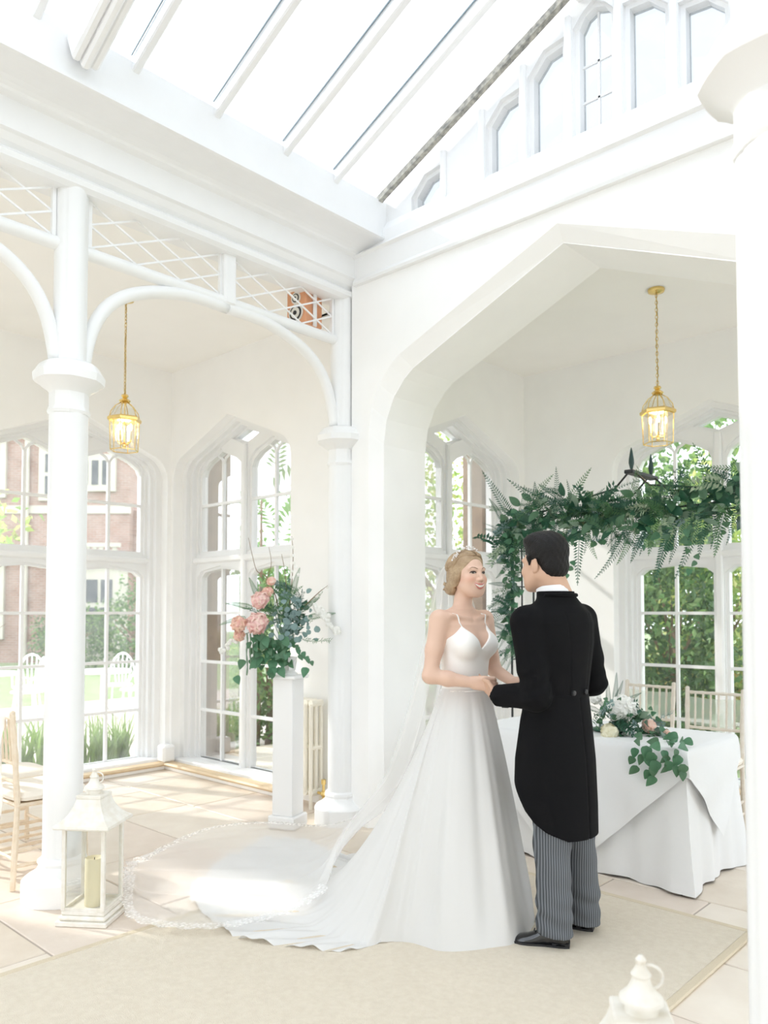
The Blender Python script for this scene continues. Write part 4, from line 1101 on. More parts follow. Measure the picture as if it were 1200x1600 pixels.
# ------------------------------------------------------------------ the groom
GF = np.array([-.66, .75])
gw = W(.79, 3.57, 0); base_g = (gw.x, gw.y, 0)
groom = thing('person', base_g, 'person in a black tailcoat and striped trousers, seen from behind', 'person')
G = Frame((.785, 3.575, 0), GF)
hG = Frame(J(850, 881, 3.575), (-.64, .77), pitch=-.06)
FG = Field((.44, 3.30, .98), (1.12, 3.95, 1.86), .0035)
head(FG, hG, 1.06, False)
FG.add(rc(hG.p(0, -.03, -.05), G.p(0, -.025, 1.50), .060, .066), .03)
FG.add(G.loft([(1.0, .15, .10, 0, 0), (1.2, .165, .11, 0, 0), (1.38, .185, .11, 0, 0), (1.45, .16, .085, 0, -.01), (1.50, .09, .07, 0, -.02), (1.52, .06, .05, 0, -.02)]), .02)
gsL, geL, gwL = J(823, 972, 3.465), J(838, 1088, 3.43), J(775, 1086, 3.585)
gsR, geR, gwR = J(908, 968, 3.70), J(927, 1066, 3.735), J(862, 1078, 3.86)
for a, b, c in ((gsL, geL, gwL), (gsR, geR, gwR)):
    FG.add(rc(a, b, .05, .04), .02); FG.add(rc(b, c, .04, .027), .02)
gp = J(765, 1078, 3.62)
finger_set(FG, gwL, gp, (.3, .1, -1), (-.55, .55, .62), .074, .0093, .0175)
thumb(FG, gwL + np.array([-.01, -.012, .018]), J(763, 1066, 3.595), J(755, 1062, 3.60))
finger_set(FG, gwR, J(845, 1080, 3.85), (.1, .3, -1), (-.5, -.5, .5), .074, .0093, .0175)
thumb(FG, gwR + np.array([-.01, -.01, .018]), J(846, 1066, 3.84), J(838, 1064, 3.83))
field_obj(FG, 'body', M_SKIN2, groom, base_g)
SG = Surf(FG, hG)
for s in (-1, 1):
    ex = s * .033
    patch(SG, [(ex + .014 * math.cos(a), .001 + .005 * math.sin(a)) for a in [i * math.pi / 6 for i in range(12)]], 'eye', M_EYEW, groom, base_g, .0008)
    patch(SG, [(ex + .006 * math.cos(a), .001 + .005 * math.sin(a)) for a in [i * math.pi / 6 for i in range(12)]], 'iris', M_IRIS, groom, base_g, .0016)
    line(SG, [(s * .014, .022), (s * .03, .028), (s * .051, .022)], [.003, .0036, .0015], 'eyebrow', M_BLACKH, groom, base_g, .0005)
line(SG, [(-.024, -.062), (0, -.066), (.024, -.062)], [.002, .004, .002], 'lips', M_LIP, groom, base_g, .0005)
FH2 = Field(hG.o - .18, hG.o + .18, .0035)
FH2.add(hG.el((0, -.022, .056), (.0845, .106, .092)), .02)
FH2.add(hG.el((0, .030, .108), (.068, .062, .038)), .03)
FH2.add(hG.el((0, -.060, -.020), (.068, .060, .058)), .03)
for s in (-1, 1): FH2.add(hG.rc((s * .075, .026, .03), (s * .0755, .024, -.004), .010, .004), .012)
FH2.add(hG.el((0, .165, -.035), (.115, .125, .118)), .010, 's')
for s in (-1, 1): FH2.add(hG.el((s * .088, -.006, -.030), (.024, .030, .040)), .008, 's'); FH2.add(hG.el((s * .09, .045, -.07), (.05, .05, .055)), .010, 's')
X, Y, Z = np.meshgrid(*[a.astype(np.float32) for a in FH2.ax], indexing='ij', sparse=True)
lx, ly, lz = hG.loc(X, Y, Z)
FH2.V = (FH2.V + .0016 * np.sin(lx * 260 + ly * 90) * np.sin(lz * 120 + lx * 60)).astype(np.float32)
FH2.V = np.maximum(FH2.V, (-.068 - lz)).astype(np.float32)
field_obj(FH2, 'hair', M_BLACKH, groom, base_g)
# shirt collar
cl = MB(); n = 28; vs = []
for j in range(3):
    for i in range(n):
        a = 2 * math.pi * i / n; r = (.080, .077, .074)[j]; z = (1.53, 1.552, 1.576)[j] - .02 * math.sin(a) * (1 if math.sin(a) > 0 else .35)
        vs.append(G.p(r * math.cos(a) + .020 + .003 * j, r * .98 * math.sin(a) - .008 + .006 * j, z))
cl.add([tuple(q) for q in rf_world(np.array(vs), base_g)], grid_faces(3, n, True)); cl.obj('shirt_collar', M_SHIRT, groom, True)
# tailcoat
coat_tab = [(.425, .196, .180, 0, .012), (.60, .200, .178, 0, .014), (.80, .198, .168, 0, .014), (.98, .184, .142, 0, .008), (1.10, .168, .120, 0, 0), (1.20, .186, .128, 0, 0), (1.32, .205, .134, 0, -.004), (1.41, .206, .122, 0, -.012), (1.455, .178, .102, 0, -.02), (1.49, .128, .086, .010, -.016), (1.53, .094, .082, .018, -.010), (1.553, .087, .082, .020, -.008)]
FC = Field((.42, 3.24, .40), (1.15, 3.96, 1.60), .0045)
FC.add(G.loft(coat_tab), .02)
for s, a, b, c in ((1, gsL, geL, gwL), (-1, gsR, geR, gwR)):
    FC.add(rc(G.p(s * .06, -.02, 1.49), a * .9 + G.p(s * .06, -.02, 1.46) * .1, .045, .062), .03)
    FC.add(rc(a, a * .4 + b * .6, .074, .066), .02); FC.add(rc(a * .4 + b * .6, b, .066, .062), .02)
    w2 = b + (c - b) * .93
    FC.add(rc(b, w2, .062, .050), .02); d = (c - b) / np.linalg.norm(c - b)
    cut = w2 + d * .06
    FC.add(rc(w2 + d * .052, w2 + d * .075, .060, .060), .002, 's')
X, Y, Z = np.meshgrid(*[a.astype(np.float32) for a in FC.ax], indexing='ij', sparse=True)
lx, ly, lz = G.loc(X, Y, Z)
cz = np.interp(lz, [.43, .475, .49, .51, .545, .59, .645, .71, .785, .9], [-.10, -.07, -.03, .03, .09, .14, .18, .225, .29, .4])
arm_free = np.where(lz < .88, (ly + .55 * np.abs(lx) - cz) * .7, -1)
FC.V = np.maximum(FC.V, arm_free).astype(np.float32)
FC.V = np.maximum(FC.V, .472 - lz + .02 * np.abs(lx)).astype(np.float32)
# creases at the elbows, seam grooves down the back
bk = (ly < -.02)
wr = .0022 * np.sin(lz * 95 + lx * 40 + ly * 30) * np.exp(-((lz - 1.12) / .10) ** 2) * (np.abs(lx) > .15)
FC.V = FC.V + wr
for x0 in (-.055, .055):
    xx = x0 * (1 + np.maximum(0, lz - 1.1) * 1.6)
    FC.V = FC.V + bk * .0018 * np.exp(-((lx - xx) / .004) ** 2) * (lz > 1.1) * (lz < 1.46)
FC.V = FC.V + bk * .006 * np.exp(-((lx - .0) / .0045) ** 2) * (lz < 1.08)
FC.V = (FC.V + bk * .0016 * np.exp(-((lz - 1.095) / .004) ** 2)).astype(np.float32)
coat = field_obj(FC, 'tailcoat', M_COAT, groom, base_g)
for s in (-1, 1):
    b = G.p(s * .045, -.119, 1.105); nrm = -G.A[1]
    p = rf_world(np.array([b + nrm * -.004, b + nrm * .006, b + nrm * .008]), base_g)
    MB().tube([tuple(q) for q in p], [.0115, .0115, .008], 14).obj('button', M_BLK, coat, 40)
for k in range(3):
    d = (gwL - geL) / np.linalg.norm(gwL - geL); b = geL + (gwL - geL) * (.86 - .055 * k) + np.array([.004, -.020, -.046])
    p = rf_world(np.array([b, b + np.array([.0, -.003, -.006])]), base_g); MB().tube([tuple(q) for q in p], .0065, 10).obj('cuff_button', M_BLK, coat, 40)
# coat collar roll
cv = [G.p(.096 * math.cos(a) + .018, .086 * math.sin(a) - .010, 1.528 + (.008 if math.sin(a) < 0 else -.03)) for a in np.linspace(math.pi * .93, math.pi * 2.07, 18)]
MB().tube([tuple(q) for q in rf_world(np.array(cv), base_g)], [.005] + [.009] * 16 + [.005], 8).obj('coat_collar', M_COAT, coat, True)
cuffp = rf_world(np.array([gwL + (geL - gwL) * .12, gwL + (geL - gwL) * .02]), base_g)
MB().tube([tuple(q) for q in cuffp], [.042, .040], 16).obj('shirt_cuff', M_SHIRT, groom, 40)
# trousers with woven stripes
M_STRIPE = bpy.data.materials.new('grey_striped_trousers'); M_STRIPE.use_nodes = True
N, L = M_STRIPE.node_tree.nodes, M_STRIPE.node_tree.links
tc = N.new('ShaderNodeTexCoord'); mp = N.new('ShaderNodeMapping'); wv = N.new('ShaderNodeTexWave'); rp = N.new('ShaderNodeValToRGB')
mp.inputs['Rotation'].default_value = (0, 0, -YAW); wv.inputs['Scale'].default_value = 30; wv.inputs['Distortion'].default_value = .4; wv.inputs['Detail'].default_value = 1
wv.bands_direction = 'X'
rp.color_ramp.elements[0].position = .25; rp.color_ramp.elements[0].color = (.055, .060, .068, 1); rp.color_ramp.elements[1].position = .75; rp.color_ramp.elements[1].color = (.165, .18, .20, 1)
L.new(tc.outputs['Object'], mp.inputs['Vector']); L.new(mp.outputs[0], wv.inputs['Vector']); L.new(wv.outputs['Fac'], rp.inputs['Fac']); L.new(rp.outputs[0], N['Principled BSDF'].inputs['Base Color'])
N['Principled BSDF'].inputs['Roughness'].default_value = .85
FT = Field((.50, 3.24, .035), (1.10, 3.90, 1.02), .0045)
ankL, ankR = np.array([.742, 3.475, .0]), np.array([.905, 3.638, .0])
for hip, ank in ((G.p(.078, -.01, 0), ankL), (G.p(-.078, -.01, 0), ankR)):
    kn = hip * .45 + ank * .55
    P = lambda q, z: np.array([q[0], q[1], z])
    FT.add(rc(P(hip, .93), P(hip * .6 + kn * .4, .70), .088, .086), .02)
    FT.add(rc(P(hip * .6 + kn * .4, .70), P(kn, .46), .086, .080), .02)
    FT.add(rc(P(kn, .46), P(ank, .20), .080, .074), .02); FT.add(rc(P(ank, .20), P(ank, .0), .074, .083), .02)
FT.add(G.loft([(.80, .165, .115, 0, 0), (.95, .16, .11, 0, 0), (1.01, .155, .105, 0, 0)]), .02)
X, Y, Z = np.meshgrid(*[a.astype(np.float32) for a in FT.ax], indexing='ij', sparse=True)
FT.V = FT.V + .004 * np.sin(Z * 75 + X * 28 - Y * 10) * np.exp(-((Z - .15) / .10) ** 2) + .003 * np.sin(Z * 40 + X * 30) * np.exp(-((Z - .45) / .2) ** 2)
slope = .062 + (-(X - .80) * .95 + (Y - 3.55) * .25) * .10
FT.V = np.maximum(FT.V, slope - Z).astype(np.float32)
trs = field_obj(FT, 'trousers', M_STRIPE, groom, base_g)
# shoes
def shoe(heel, toe, name):
    h_, t_ = np.array([*heel, 0.0]), np.array([*toe, 0.0]); ln = np.linalg.norm(t_ - h_); d = (t_ - h_) / ln; s_ = np.array([-d[1], d[0], 0])
    root = new(name, None, groom)
    st = [(0, .030, .085), (.06, .036, .088), (.16, .038, .090), (.30, .037, .092), (.42, .038, .082), (.55, .044, .062), (.68, .048, .048), (.80, .046, .041), (.90, .036, .036), (.97, .020, .029), (1.0, .004, .022)]
    V = []; n = 16
    for u, w, hh in st:
        for k in range(n):
            a = 2 * math.pi * k / n; x = math.copysign(abs(math.cos(a)) ** .7, math.cos(a)) * w; z = .018 + (hh - .018) * (max(0, math.sin(a)) ** .8) if math.sin(a) > 0 else .018
            V.append(h_ + d * u * ln + s_ * x * (1 - .25 * max(0, math.sin(a))) + np.array([0, 0, z]))
    rfmesh(V, grid_faces(len(st), n, True) + [tuple(range(n))], 'upper', M_PATENT, root, base_g)
    V = []
    for zz in (0.012, .021):
        for sgn in (1, -1):
            for u, w, hh in (st if sgn > 0 else st[::-1]): V.append(h_ + d * (u * ln + (.004 if u > .9 else -.004 if u < .05 else 0)) + s_ * (w + .004) * sgn + np.array([0, 0, zz]))
    m_ = 2 * len(st)
    rfmesh(V, grid_faces(2, m_, True) + [tuple(range(m_)), tuple(range(m_, 2 * m_))], 'sole', M_BLK, root, base_g, False)
    V = []
    for zz in (.0125, .0285):
        for u, w in ((-.012, .028), (.0, .034), (.27, .038), (.27, -.038), (.0, -.034), (-.012, -.028)): V.append(h_ + d * u * ln + s_ * w + np.array([0, 0, zz]))
    rfmesh(V, grid_faces(2, 6, True) + [tuple(range(6)), tuple(range(6, 12))], 'heel', M_BLK, root, base_g, False)
    for k in range(3):
        c_ = h_ + d * ln * (.46 + .055 * k) + np.array([0, 0, .083 - .009 * k])
        MB().tube([tuple(q) for q in rf_world(np.array([c_ - s_ * .014, c_ + np.array([0, 0, .003]), c_ + s_ * .014]), base_g)], .003, 6).obj('lace', M_BLK, root, True)
hl, tl = np.array(rf(fl(889, 1482))), np.array(rf(fl(801, 1472)))
shoe(hl, hl + (tl - hl) * 1.06, 'shoe')
hr = np.array(rf(fl(927, 1456))); shoe(hr, hr + np.array([-.225, .10]) * 1.06, 'shoe')
# ------------------------------------------------------------------ leaves and flowers
def V3(*a): return Vector(a)
def leaf_mesh(name, m, L=.09, Wd=.05, fold=.18, curl=.25, lobes=None, n=7):
    vs, fs = [], []
    prof = lobes or (lambda t: math.sin(math.pi * min(1, t * 1.02)) ** .75 * (1 - .25 * t))
    for i in range(n + 1):
        t = i / n; w = Wd / 2 * max(0.0, prof(t)); y = L * t; z = -curl * L * t * t
        vs += [(-w, y, z + fold * w), (0, y, z), (w, y, z + fold * w)]
    for i in range(n): fs += [(i * 3, i * 3 + 1, i * 3 + 4, i * 3 + 3), (i * 3 + 1, i * 3 + 2, i * 3 + 5, i * 3 + 4)]
    me = bpy.data.meshes.new(name); me.from_pydata(vs, [], fs); me.materials.append(m); me.shade_smooth(); return me
ivy_prof = lambda t: max(0.0, math.sin(math.pi * t ** .58)) ** .85 
def frond_mesh(name, m, L=.30, Wd=.075, n=20, droop=.45):
    vs, fs = [], []
    for i in range(n + 1):
        t = i / n; y = L * t; z = -droop * L * t * t; c = Vector((0, y, z))
        o = len(vs); vs += [c + V3(-.0015, 0, 0), c + V3(.0015, 0, 0)]
        if i: fs.append((o - (2 if i == 1 else 10), o - (1 if i == 1 else 9), o + 1, o))
        if 0 < i:
            w = Wd / 2 * (1 - t) ** .6 * min(1, .45 + t * 3); h = L / n * .42
            for s in (-1, 1):
                q = len(vs); e = V3(s * w, .35 * w, -.18 * w)
                vs += [c + V3(s * .001, -h * .7, 0), c + e * .55 + V3(0, -h, .002), c + e, c + e * .55 + V3(0, h * .9, .002)]
                fs.append((q, q + 1, q + 2, q + 3))
    me = bpy.data.meshes.new(name); me.from_pydata([tuple(v) for v in vs], [], fs); me.materials.append(m); return me
def spray_mesh(name, m, n=11, L=.2, leafL=.035, leafW=.02, seed=1, pairs=True, m2=None):
    r = random.Random(seed); mb = MB(); pts = []
    for i in range(n + 1):
        t = i / n; pts.append(V3(.02 * math.sin(t * 4), L * t, -.25 * L * t * t))
    mb.tube(pts, [.0016] * len(pts), 4, cap=False)
    for i in range(1, n + 1):
        for s in ((-1, 1) if pairs else (r.choice((-1, 1)),)):
            d = V3(s * .9, .55, r.uniform(-.3, .5)).normalized(); u = V3(0, 0, 1); x = d.cross(u).normalized() * leafW * r.uniform(.7, 1.1); l = leafL * r.uniform(.75, 1.15); p = pts[i]
            mb.add([p, p + d * l * .45 + x * .5 + V3(0, 0, .003), p + d * l, p + d * l * .45 - x * .5 + V3(0, 0, .003)], [(0, 1, 2, 3)])
    me = bpy.data.meshes.new(name); me.from_pydata(mb.v, [], mb.f); me.materials.append(m); return me
def orient(d, up=None, roll=0.0):
    d = Vector(d).normalized(); u = Vector(up or (0, 0, 1))
    x = d.cross(u)
    if x.length < 1e-3: x = V3(1, 0, 0)
    x.normalize(); z = x.cross(d)
    return (Matrix((x, d, z)).transposed() @ Matrix.Rotation(roll, 3, 'Y')).to_euler()
M_FERN = mat('dark_fern_green', (.04, .125, .08), .5, trans=.2); M_FERN2 = mat('mid_fern_green', (.09, .21, .085), .5, trans=.25)
M_LEAFD = mat('deep_glossy_leaf', (.03, .115, .065), .3, trans=.15, var=.2, scale=30); M_LEAFM = mat('soft_green_leaf', (.10, .22, .12), .4, trans=.25, var=.2, scale=30)
M_LEAFP = mat('pale_sage_leaf', (.25, .36, .26), .55, trans=.25); M_EUC = mat('blue_eucalyptus', (.22, .33, .32), .6, trans=.2)
M_VARI = mat('cream_edged_leaf', (.50, .57, .42), .5, trans=.25, col2=(.12, .24, .13), scale=40); M_IVY = mat('fresh_ivy_green', (.10, .26, .14), .4, trans=.25, var=.25, scale=30)
M_TWIG = mat('brown_twig', (.24, .16, .10), .8); M_BLKMET = mat('black_wrought_metal', (.012, .014, .015), .45)
ME = dict(fern=[frond_mesh('fern_frond', M_FERN, .30, .085, 22, .5), frond_mesh('fern_frond', M_FERN, .22, .07, 18, .15), frond_mesh('fern_frond', M_FERN2, .26, .085, 20, .35)],
          broad=[leaf_mesh('broad_leaf', M_LEAFD, .115, .075), leaf_mesh('broad_leaf', M_LEAFM, .10, .06), leaf_mesh('broad_leaf', M_LEAFP, .10, .06, curl=.1)],
          ivy=[leaf_mesh('ivy_leaf', M_IVY, .058, .046, lobes=ivy_prof, n=10), leaf_mesh('ivy_leaf', M_LEAFM, .050, .042, lobes=ivy_prof, n=10)],
          vari=[spray_mesh('variegated_sprig', M_VARI, 8, .15, .055, .022, 3)], fine=[spray_mesh('feathery_sprig', M_FERN2, 18, .20, .032, .006, 5), spray_mesh('feathery_sprig', M_FERN, 18, .17, .030, .008, 6)],
          euc=[leaf_mesh('eucalyptus_leaf', M_EUC, .038, .036, n=5, lobes=lambda t: math.sin(math.pi * t) ** .5)], spr=[spray_mesh('leafy_spray', M_LEAFM, 9, .17, .045, .024, 8), spray_mesh('leafy_spray', M_LEAFD, 9, .16, .05, .026, 9), spray_mesh('leafy_spray', M_EUC, 10, .16, .036, .028, 10)])
def put(par, kind, p, d, roll=0.0, s=1.0, idx=None):
    L_ = ME[kind]; me = L_[idx if idx is not None else R_.randrange(len(L_))]
    o = new(me.name.split('.')[0], me, par); o.location = Vector(p) - Vector(par.location); o.rotation_euler = orient(d, W(R_.uniform(-.5, .5), -1, R_.uniform(-.2, .7)), roll * .7); o.scale = (s, s, s); return o

# --- wrought arbour in the bay
AY, AD, AXL, AXR, AZ = 4.92, .30, -3.28, -1.30, 2.13
arb = thing('garden_arbour', ((AXL + AXR) / 2, AY, 0), 'black metal arbour with spiked finials behind the signing table', 'arbour')
Io = -Vector(arb.location)
def aput(pts, r, n): MB().tube([Vector(p) + Io for p in pts], r, 8).obj(n, M_BLKMET, arb, 40)
for x in (AXL, AXR):
    for yy in (AY, AY + AD): aput([(x, yy, 0), (x, yy, AZ)], .008, 'post')
    for z in np.arange(.3, 2.1, .27): aput([(x, AY, z), (x, AY + AD, z)], .005, 'rung')
    aput([(x + .09, AY, 0), (x + .09, AY, AZ - .05)], .006, 'inner_post')
    for z in np.arange(.4, 2.1, .27): aput([(x, AY, z), (x + .09, AY, z)], .004, 'rung')
xm = -2.33
for yy in (AY, AY + AD):
    aput([(AXL, yy, AZ), (AXR, yy, AZ)], .008, 'top_bar'); 
    aput([(AXL, yy, AZ), (AXL + .35, yy, AZ + .07), (xm - .12, yy, AZ + .16), (xm - .03, yy, AZ + .25)], .007, 'curved_top'); aput([(AXR, yy, AZ), (AXR - .35, yy, AZ + .07), (xm + .12, yy, AZ + .16), (xm + .03, yy, AZ + .25)], .007, 'curved_top')
    MB().lathe([(.007, 0), (.010, .012), (.019, .05), (.017, .075), (.009, .125), (.003, .15), (.0, .155)], 8, c=Vector((xm, yy, AZ + .27)) + Io).obj('finial', mat('dark_green_metal', (.012, .045, .04), .4), arb, 40)
MB().box(Vector((xm - .03, AY - .05, AZ + .245)) + Io, Vector((xm + .03, AY + AD + .05, AZ + .27)) + Io, .004).obj('ridge_bar', M_BLKMET, arb)

# --- garland over the arbour
gar = thing('foliage_garland', ((AXL + AXR) / 2, AY, AZ), 'lush green garland of ferns and ivy draped over the arbour', 'garland')
def gpos(u):                                    # u 0..1: up the left post, over the corner, along the top
    if u < .25: t = u / .25; return V3(AXL + .03, AY - .03, 1.15 + t * .85)
    if u < .33: t = (u - .25) / .08; return V3(AXL + .03 + .10 * t, AY - .04, 2.0 + .10 * t)
    t = (u - .33) / .67; return V3(AXL + .13 + t * (AXR - AXL - .02), AY - .05, 2.10 + .035 * math.sin(t * 9) + .03 * t)
rr = random.Random(21)
pts = [gpos(i / 60) for i in range(61)]
MB().tube([p - gar.location for p in pts], .012, 6).obj('garland_stem', M_LEAFD, gar, True)
def jit(a): return V3(rr.uniform(-a, a), rr.uniform(-a * .8, a * .4), rr.uniform(-a, a))
for i in range(96):                             # hanging and reaching ferns along the top
    u = .30 + .70 * (i + rr.random()) / 96; p = gpos(u) + jit(.10); k = rr.random()
    d = V3(rr.uniform(-.5, .5), rr.uniform(-.6, -.1), -1) if k < .62 else V3(rr.uniform(-1, 1), -.4, rr.uniform(.0, .7))
    put(gar, 'fern', p, d, rr.uniform(-.6, .6), rr.uniform(.85, 1.3), rr.choice((0, 0, 1, 2)))
for i in range(22):                             # ferns down the post
    u = .01 + .26 * (i + rr.random()) / 22; p = gpos(u) + jit(.04)
    put(gar, 'fern', p, V3(rr.uniform(-1, .6), -.4, rr.uniform(-.8, .6)), rr.uniform(-1, 1), rr.uniform(.55, .9), rr.choice((0, 1, 1)))
for d, p, sc in (((-.35, -.3, .9), (-3.30, 4.86, 2.12), 1.0), ((.7, -.3, .55), (-3.12, 4.85, 2.14), 1.1), ((.85, -.3, .5), (-2.9, 4.84, 2.14), 1.0), ((-.7, -.3, .3), (-2.95, 4.84, 2.18), .9), ((.8, -.3, .5), (-1.75, 4.84, 2.25), .9)):
    put(gar, 'fern', p, d, .4, sc, 1)
for i in range(190):
    u = .27 + .73 * (i + rr.random()) / 190; p = gpos(u) + jit(.13)
    put(gar, 'broad', p, V3(rr.uniform(-1, 1), rr.uniform(-.9, .1), rr.uniform(-.7, .9)), rr.uniform(-1.2, 1.2), rr.uniform(.75, 1.25))
for i in range(26):
    p = gpos(.02 +   .25 * i / 26) + jit(.05); put(gar, 'broad', p, V3(rr.uniform(-1, 1), -.5, rr.uniform(-.6, .4)), rr.uniform(-1, 1), rr.uniform(.6, .9))
for i in range(210):
    u = (i + rr.random()) / 210; a = .075 if u < .26 else .16; p = gpos(u) + jit(a) + V3(0, 0, -.05 if u > .3 else 0)
    put(gar, 'ivy', p, V3(rr.uniform(-1, 1), rr.uniform(-1, 0), rr.uniform(-1, .4)), rr.uniform(-1, 1), rr.uniform(.7, 1.2))
for i in range(90):
    u = .26 + .74 * (i + rr.random()) / 90; p = gpos(u) + jit(.13); put(gar, rr.choice(('vari', 'fine', 'fine', 'spr')), p, V3(rr.uniform(-.8, .8), rr.uniform(-.8, 0), rr.uniform(-1, .8)), rr.uniform(-1, 1), rr.uniform(.8, 1.2))
for i in range(30):
    p = gpos(.25 * rr.random()) + jit(.04); put(gar, rr.choice(('fine', 'spr')), p, V3(rr.uniform(-1, 1), -.4, rr.uniform(-.6, .8)), rr.uniform(-1, 1), rr.uniform(.6, .9))
for x0, n in ((-2.86, 9), (-2.75, 7), (-3.05, 6), (-1.9, 7)):                             # trailing ivy
    for k in range(n):
        p = V3(x0 + .03 * math.sin(k * 1.7), AY - .08, 1.98 - .042 * k); put(gar, 'ivy', p, V3(math.sin(k * 2.1), -.5, -.8), 0, .85)
MB().ball(Vector((AXL + .04, AY - .06, 1.41)) - gar.location, .013, 8, 6).obj('red_berry', mat('red_berry', (.55, .02, .05), .3), gar, True)

# --- flower arrangement on the pedestal
def petals_mesh(name, m, R, n_rings, seed, flat=.85, ruffle=.25):
    """full bloom: overlapping ruffled petals standing off a ball, turned every way"""
    r = random.Random(seed); mb = MB(); mb.ball((0, 0, 0), (R * .74, R * .74, R * .74 * flat), 14, 8); n = max(5, int(9 * n_rings)); vs, fs = mb.v, mb.f
    for k in range(n):
        z = 1 - 1.55 * (k + .5) / n; a = k * 2.39996; q = math.sqrt(max(0, 1 - z * z)); c = Vector((q * math.cos(a), q * math.sin(a), z))
        t = Vector((r.gauss(0, 1), r.gauss(0, 1), r.gauss(0, 1))); t = (t - c * t.dot(c)).normalized(); u = c.cross(t); S = R * r.uniform(.34, .48); h = R * r.uniform(.74, .86); ph = r.uniform(0, 6); o = len(vs)
        for i in range(4):
            for j in range(4):
                x, y = i / 3 * 2 - 1, j / 3 * 2 - 1
                w = 1 - .25 * y * y * (1 if x > 0 else .4)
                p = c * (h + S * ((.30 * (x + 1) / 2) ** 1.2 + ruffle * .13 * math.sin(y * 3 + ph) * (x + 1) - .10 * y * y)) + t * (x * S) + u * (y * S * w)
                vs.append((p.x, p.y, p.z * flat))
        for i in range(3):
            for j in range(3): fs.append((o + i * 4 + j, o + i * 4 + j + 1, o + i * 4 + j + 5, o + i * 4 + j + 4))
    me = bpy.data.meshes.new(name); me.from_pydata(vs, [], fs); me.materials.append(m); me.shade_smooth(); return me
M_PINK = mat('pink_peony_petal', (.84, .50, .50), .7, trans=.12, col2=(.90, .74, .64), scale=45)
M_PEACH = mat('peach_peony_petal', (.87, .66, .50), .7, trans=.12, col2=(.85, .50, .46), scale=40)
M_WHITEP = mat('white_petal', (.92, .92, .89), .7, trans=.12); M_CREAMP = mat('cream_peony_petal', (.91, .88, .70), .7, trans=.12); M_BLUSH = mat('blush_rose_petal', (.90, .76, .68), .7, trans=.12, col2=(.87, .50, .38), scale=30)
F_PINK = petals_mesh('peony', M_PINK, .064, 8, 1, .85, 1.2); F_PEACH = petals_mesh('peony', M_PEACH, .056, 8, 2, .85, 1.2); F_WHITE = petals_mesh('hydrangea', M_WHITEP, .066, 9, 3, .85, 1.3); F_CREAM = petals_mesh('peony', M_CREAMP, .05, 5, 4, flat=1.0, ruffle=.08); F_BLUSH = petals_mesh('rose', M_BLUSH, .045, 5, 5); F_SMALL = petals_mesh('blossom', M_WHITEP, .016, 2, 6)
def flower(par, me, p, d, s=1.0):
    o = new(me.name.split('.')[0], me, par); o.location = Vector(p) - Vector(par.location)
    o.rotation_euler = Vector(d).to_track_quat('Z', 'Y').to_euler(); o.scale = (s, s, s); return o
fa = thing('flower_arrangement', (-4.17, 3.52, 1.15), 'loose arrangement of pink peonies and blue-green foliage in the urn', 'flowers')
FD0 = rf((-4.17, 3.52))[1]
def A(x, y, df=0.0): q = J(x, y, FD0 + df); return W(*q)
toc = lambda: W(0, -1, .25)                      # towards the viewer's side of the room
rr = random.Random(5)
ctr0 = A(435, 975)
for x, y, me, s in ((406, 938, F_PINK, .95), (402, 974, F_PINK, 1.15), (373, 975, F_PEACH, 1.0), (374, 993, F_PEACH, .75), (418, 925, F_PEACH, .7), (424, 908, F_BLUSH, .75)):
    p = A(x, y, -.14 if s > .8 else -.08); o = flower(fa, me, p, (p - ctr0).normalized() * .8 + W(-.15, -1, .25), s)
    MB().tube([p - fa.location, (p + ctr0) / 2 - fa.location, V3(0, 0, 0)], .0025, 5).obj('flower_stem', M_LEAFM, fa)
for i in range(74):                             # blue eucalyptus
    a = rr.uniform(0, 6.28); x = 458 + rr.gauss(0, 17); y = 975 + rr.gauss(0, 24); put(fa, 'euc', A(x, y, rr.uniform(-.14, .08)), W(rr.uniform(-1, 1), rr.uniform(-1, .2), rr.uniform(-.8, .8)), rr.uniform(-1, 1), rr.uniform(.8, 1.3))
for i in range(78):                             # trailing ivy below
    t = rr.random(); x = 428 + rr.gauss(0, 20) - 6 * t; y = 990 + 55 * t + rr.gauss(0, 6); put(fa, 'ivy', A(x, y, rr.uniform(-.14, -.06)), W(rr.uniform(-.6, .6), -.6, rr.uniform(-1.2, -.2)), rr.uniform(-.6, .6), rr.uniform(.9, 1.5), 1 if rr.random() < .5 else 0)
for i in range(10): put(fa, 'ivy', A(455 + i * 3.2 + rr.uniform(-3, 3), 1000 + i * 3.6, -.09), W(.4, -.5, -1), 0, .75)
for i in range(30): put(fa, rr.choice(('spr', 'fine', 'fern')), A(448 + rr.gauss(0, 20), 962 + rr.gauss(0, 14), rr.uniform(-.06, .10)), W(rr.uniform(-1, 1), rr.uniform(-.5, .5), rr.uniform(-.2, 1)), rr.uniform(-1, 1), rr.uniform(.7, 1.0))
for x, y, dx, dz in ((450, 940, .1, 1), (456, 930, .25, 1), (444, 935, -.1, 1), (470, 955, .8, .6), (395, 950, -1, .3), (385, 965, -1, -.1), (480, 965, 1, .2)): put(fa, 'fern', A(x, y), W(dx, -.1, dz), .3, .75, 2)
def twig(pts, df=0.0):
    P = [A(x, y, df) - fa.location for x, y in pts]; Q = []
    for i in range(len(P) - 1):
        for k in range(4): Q.append(Vector(cr([tuple(v) for v in P], (i + k / 4) / (len(P) - 1))))
    Q.append(P[-1]); MB().tube(Q, [.0045 * (1 - .75 * i / len(Q)) for i in range(len(Q))], 5).obj('curly_twig', M_TWIG, fa, True)
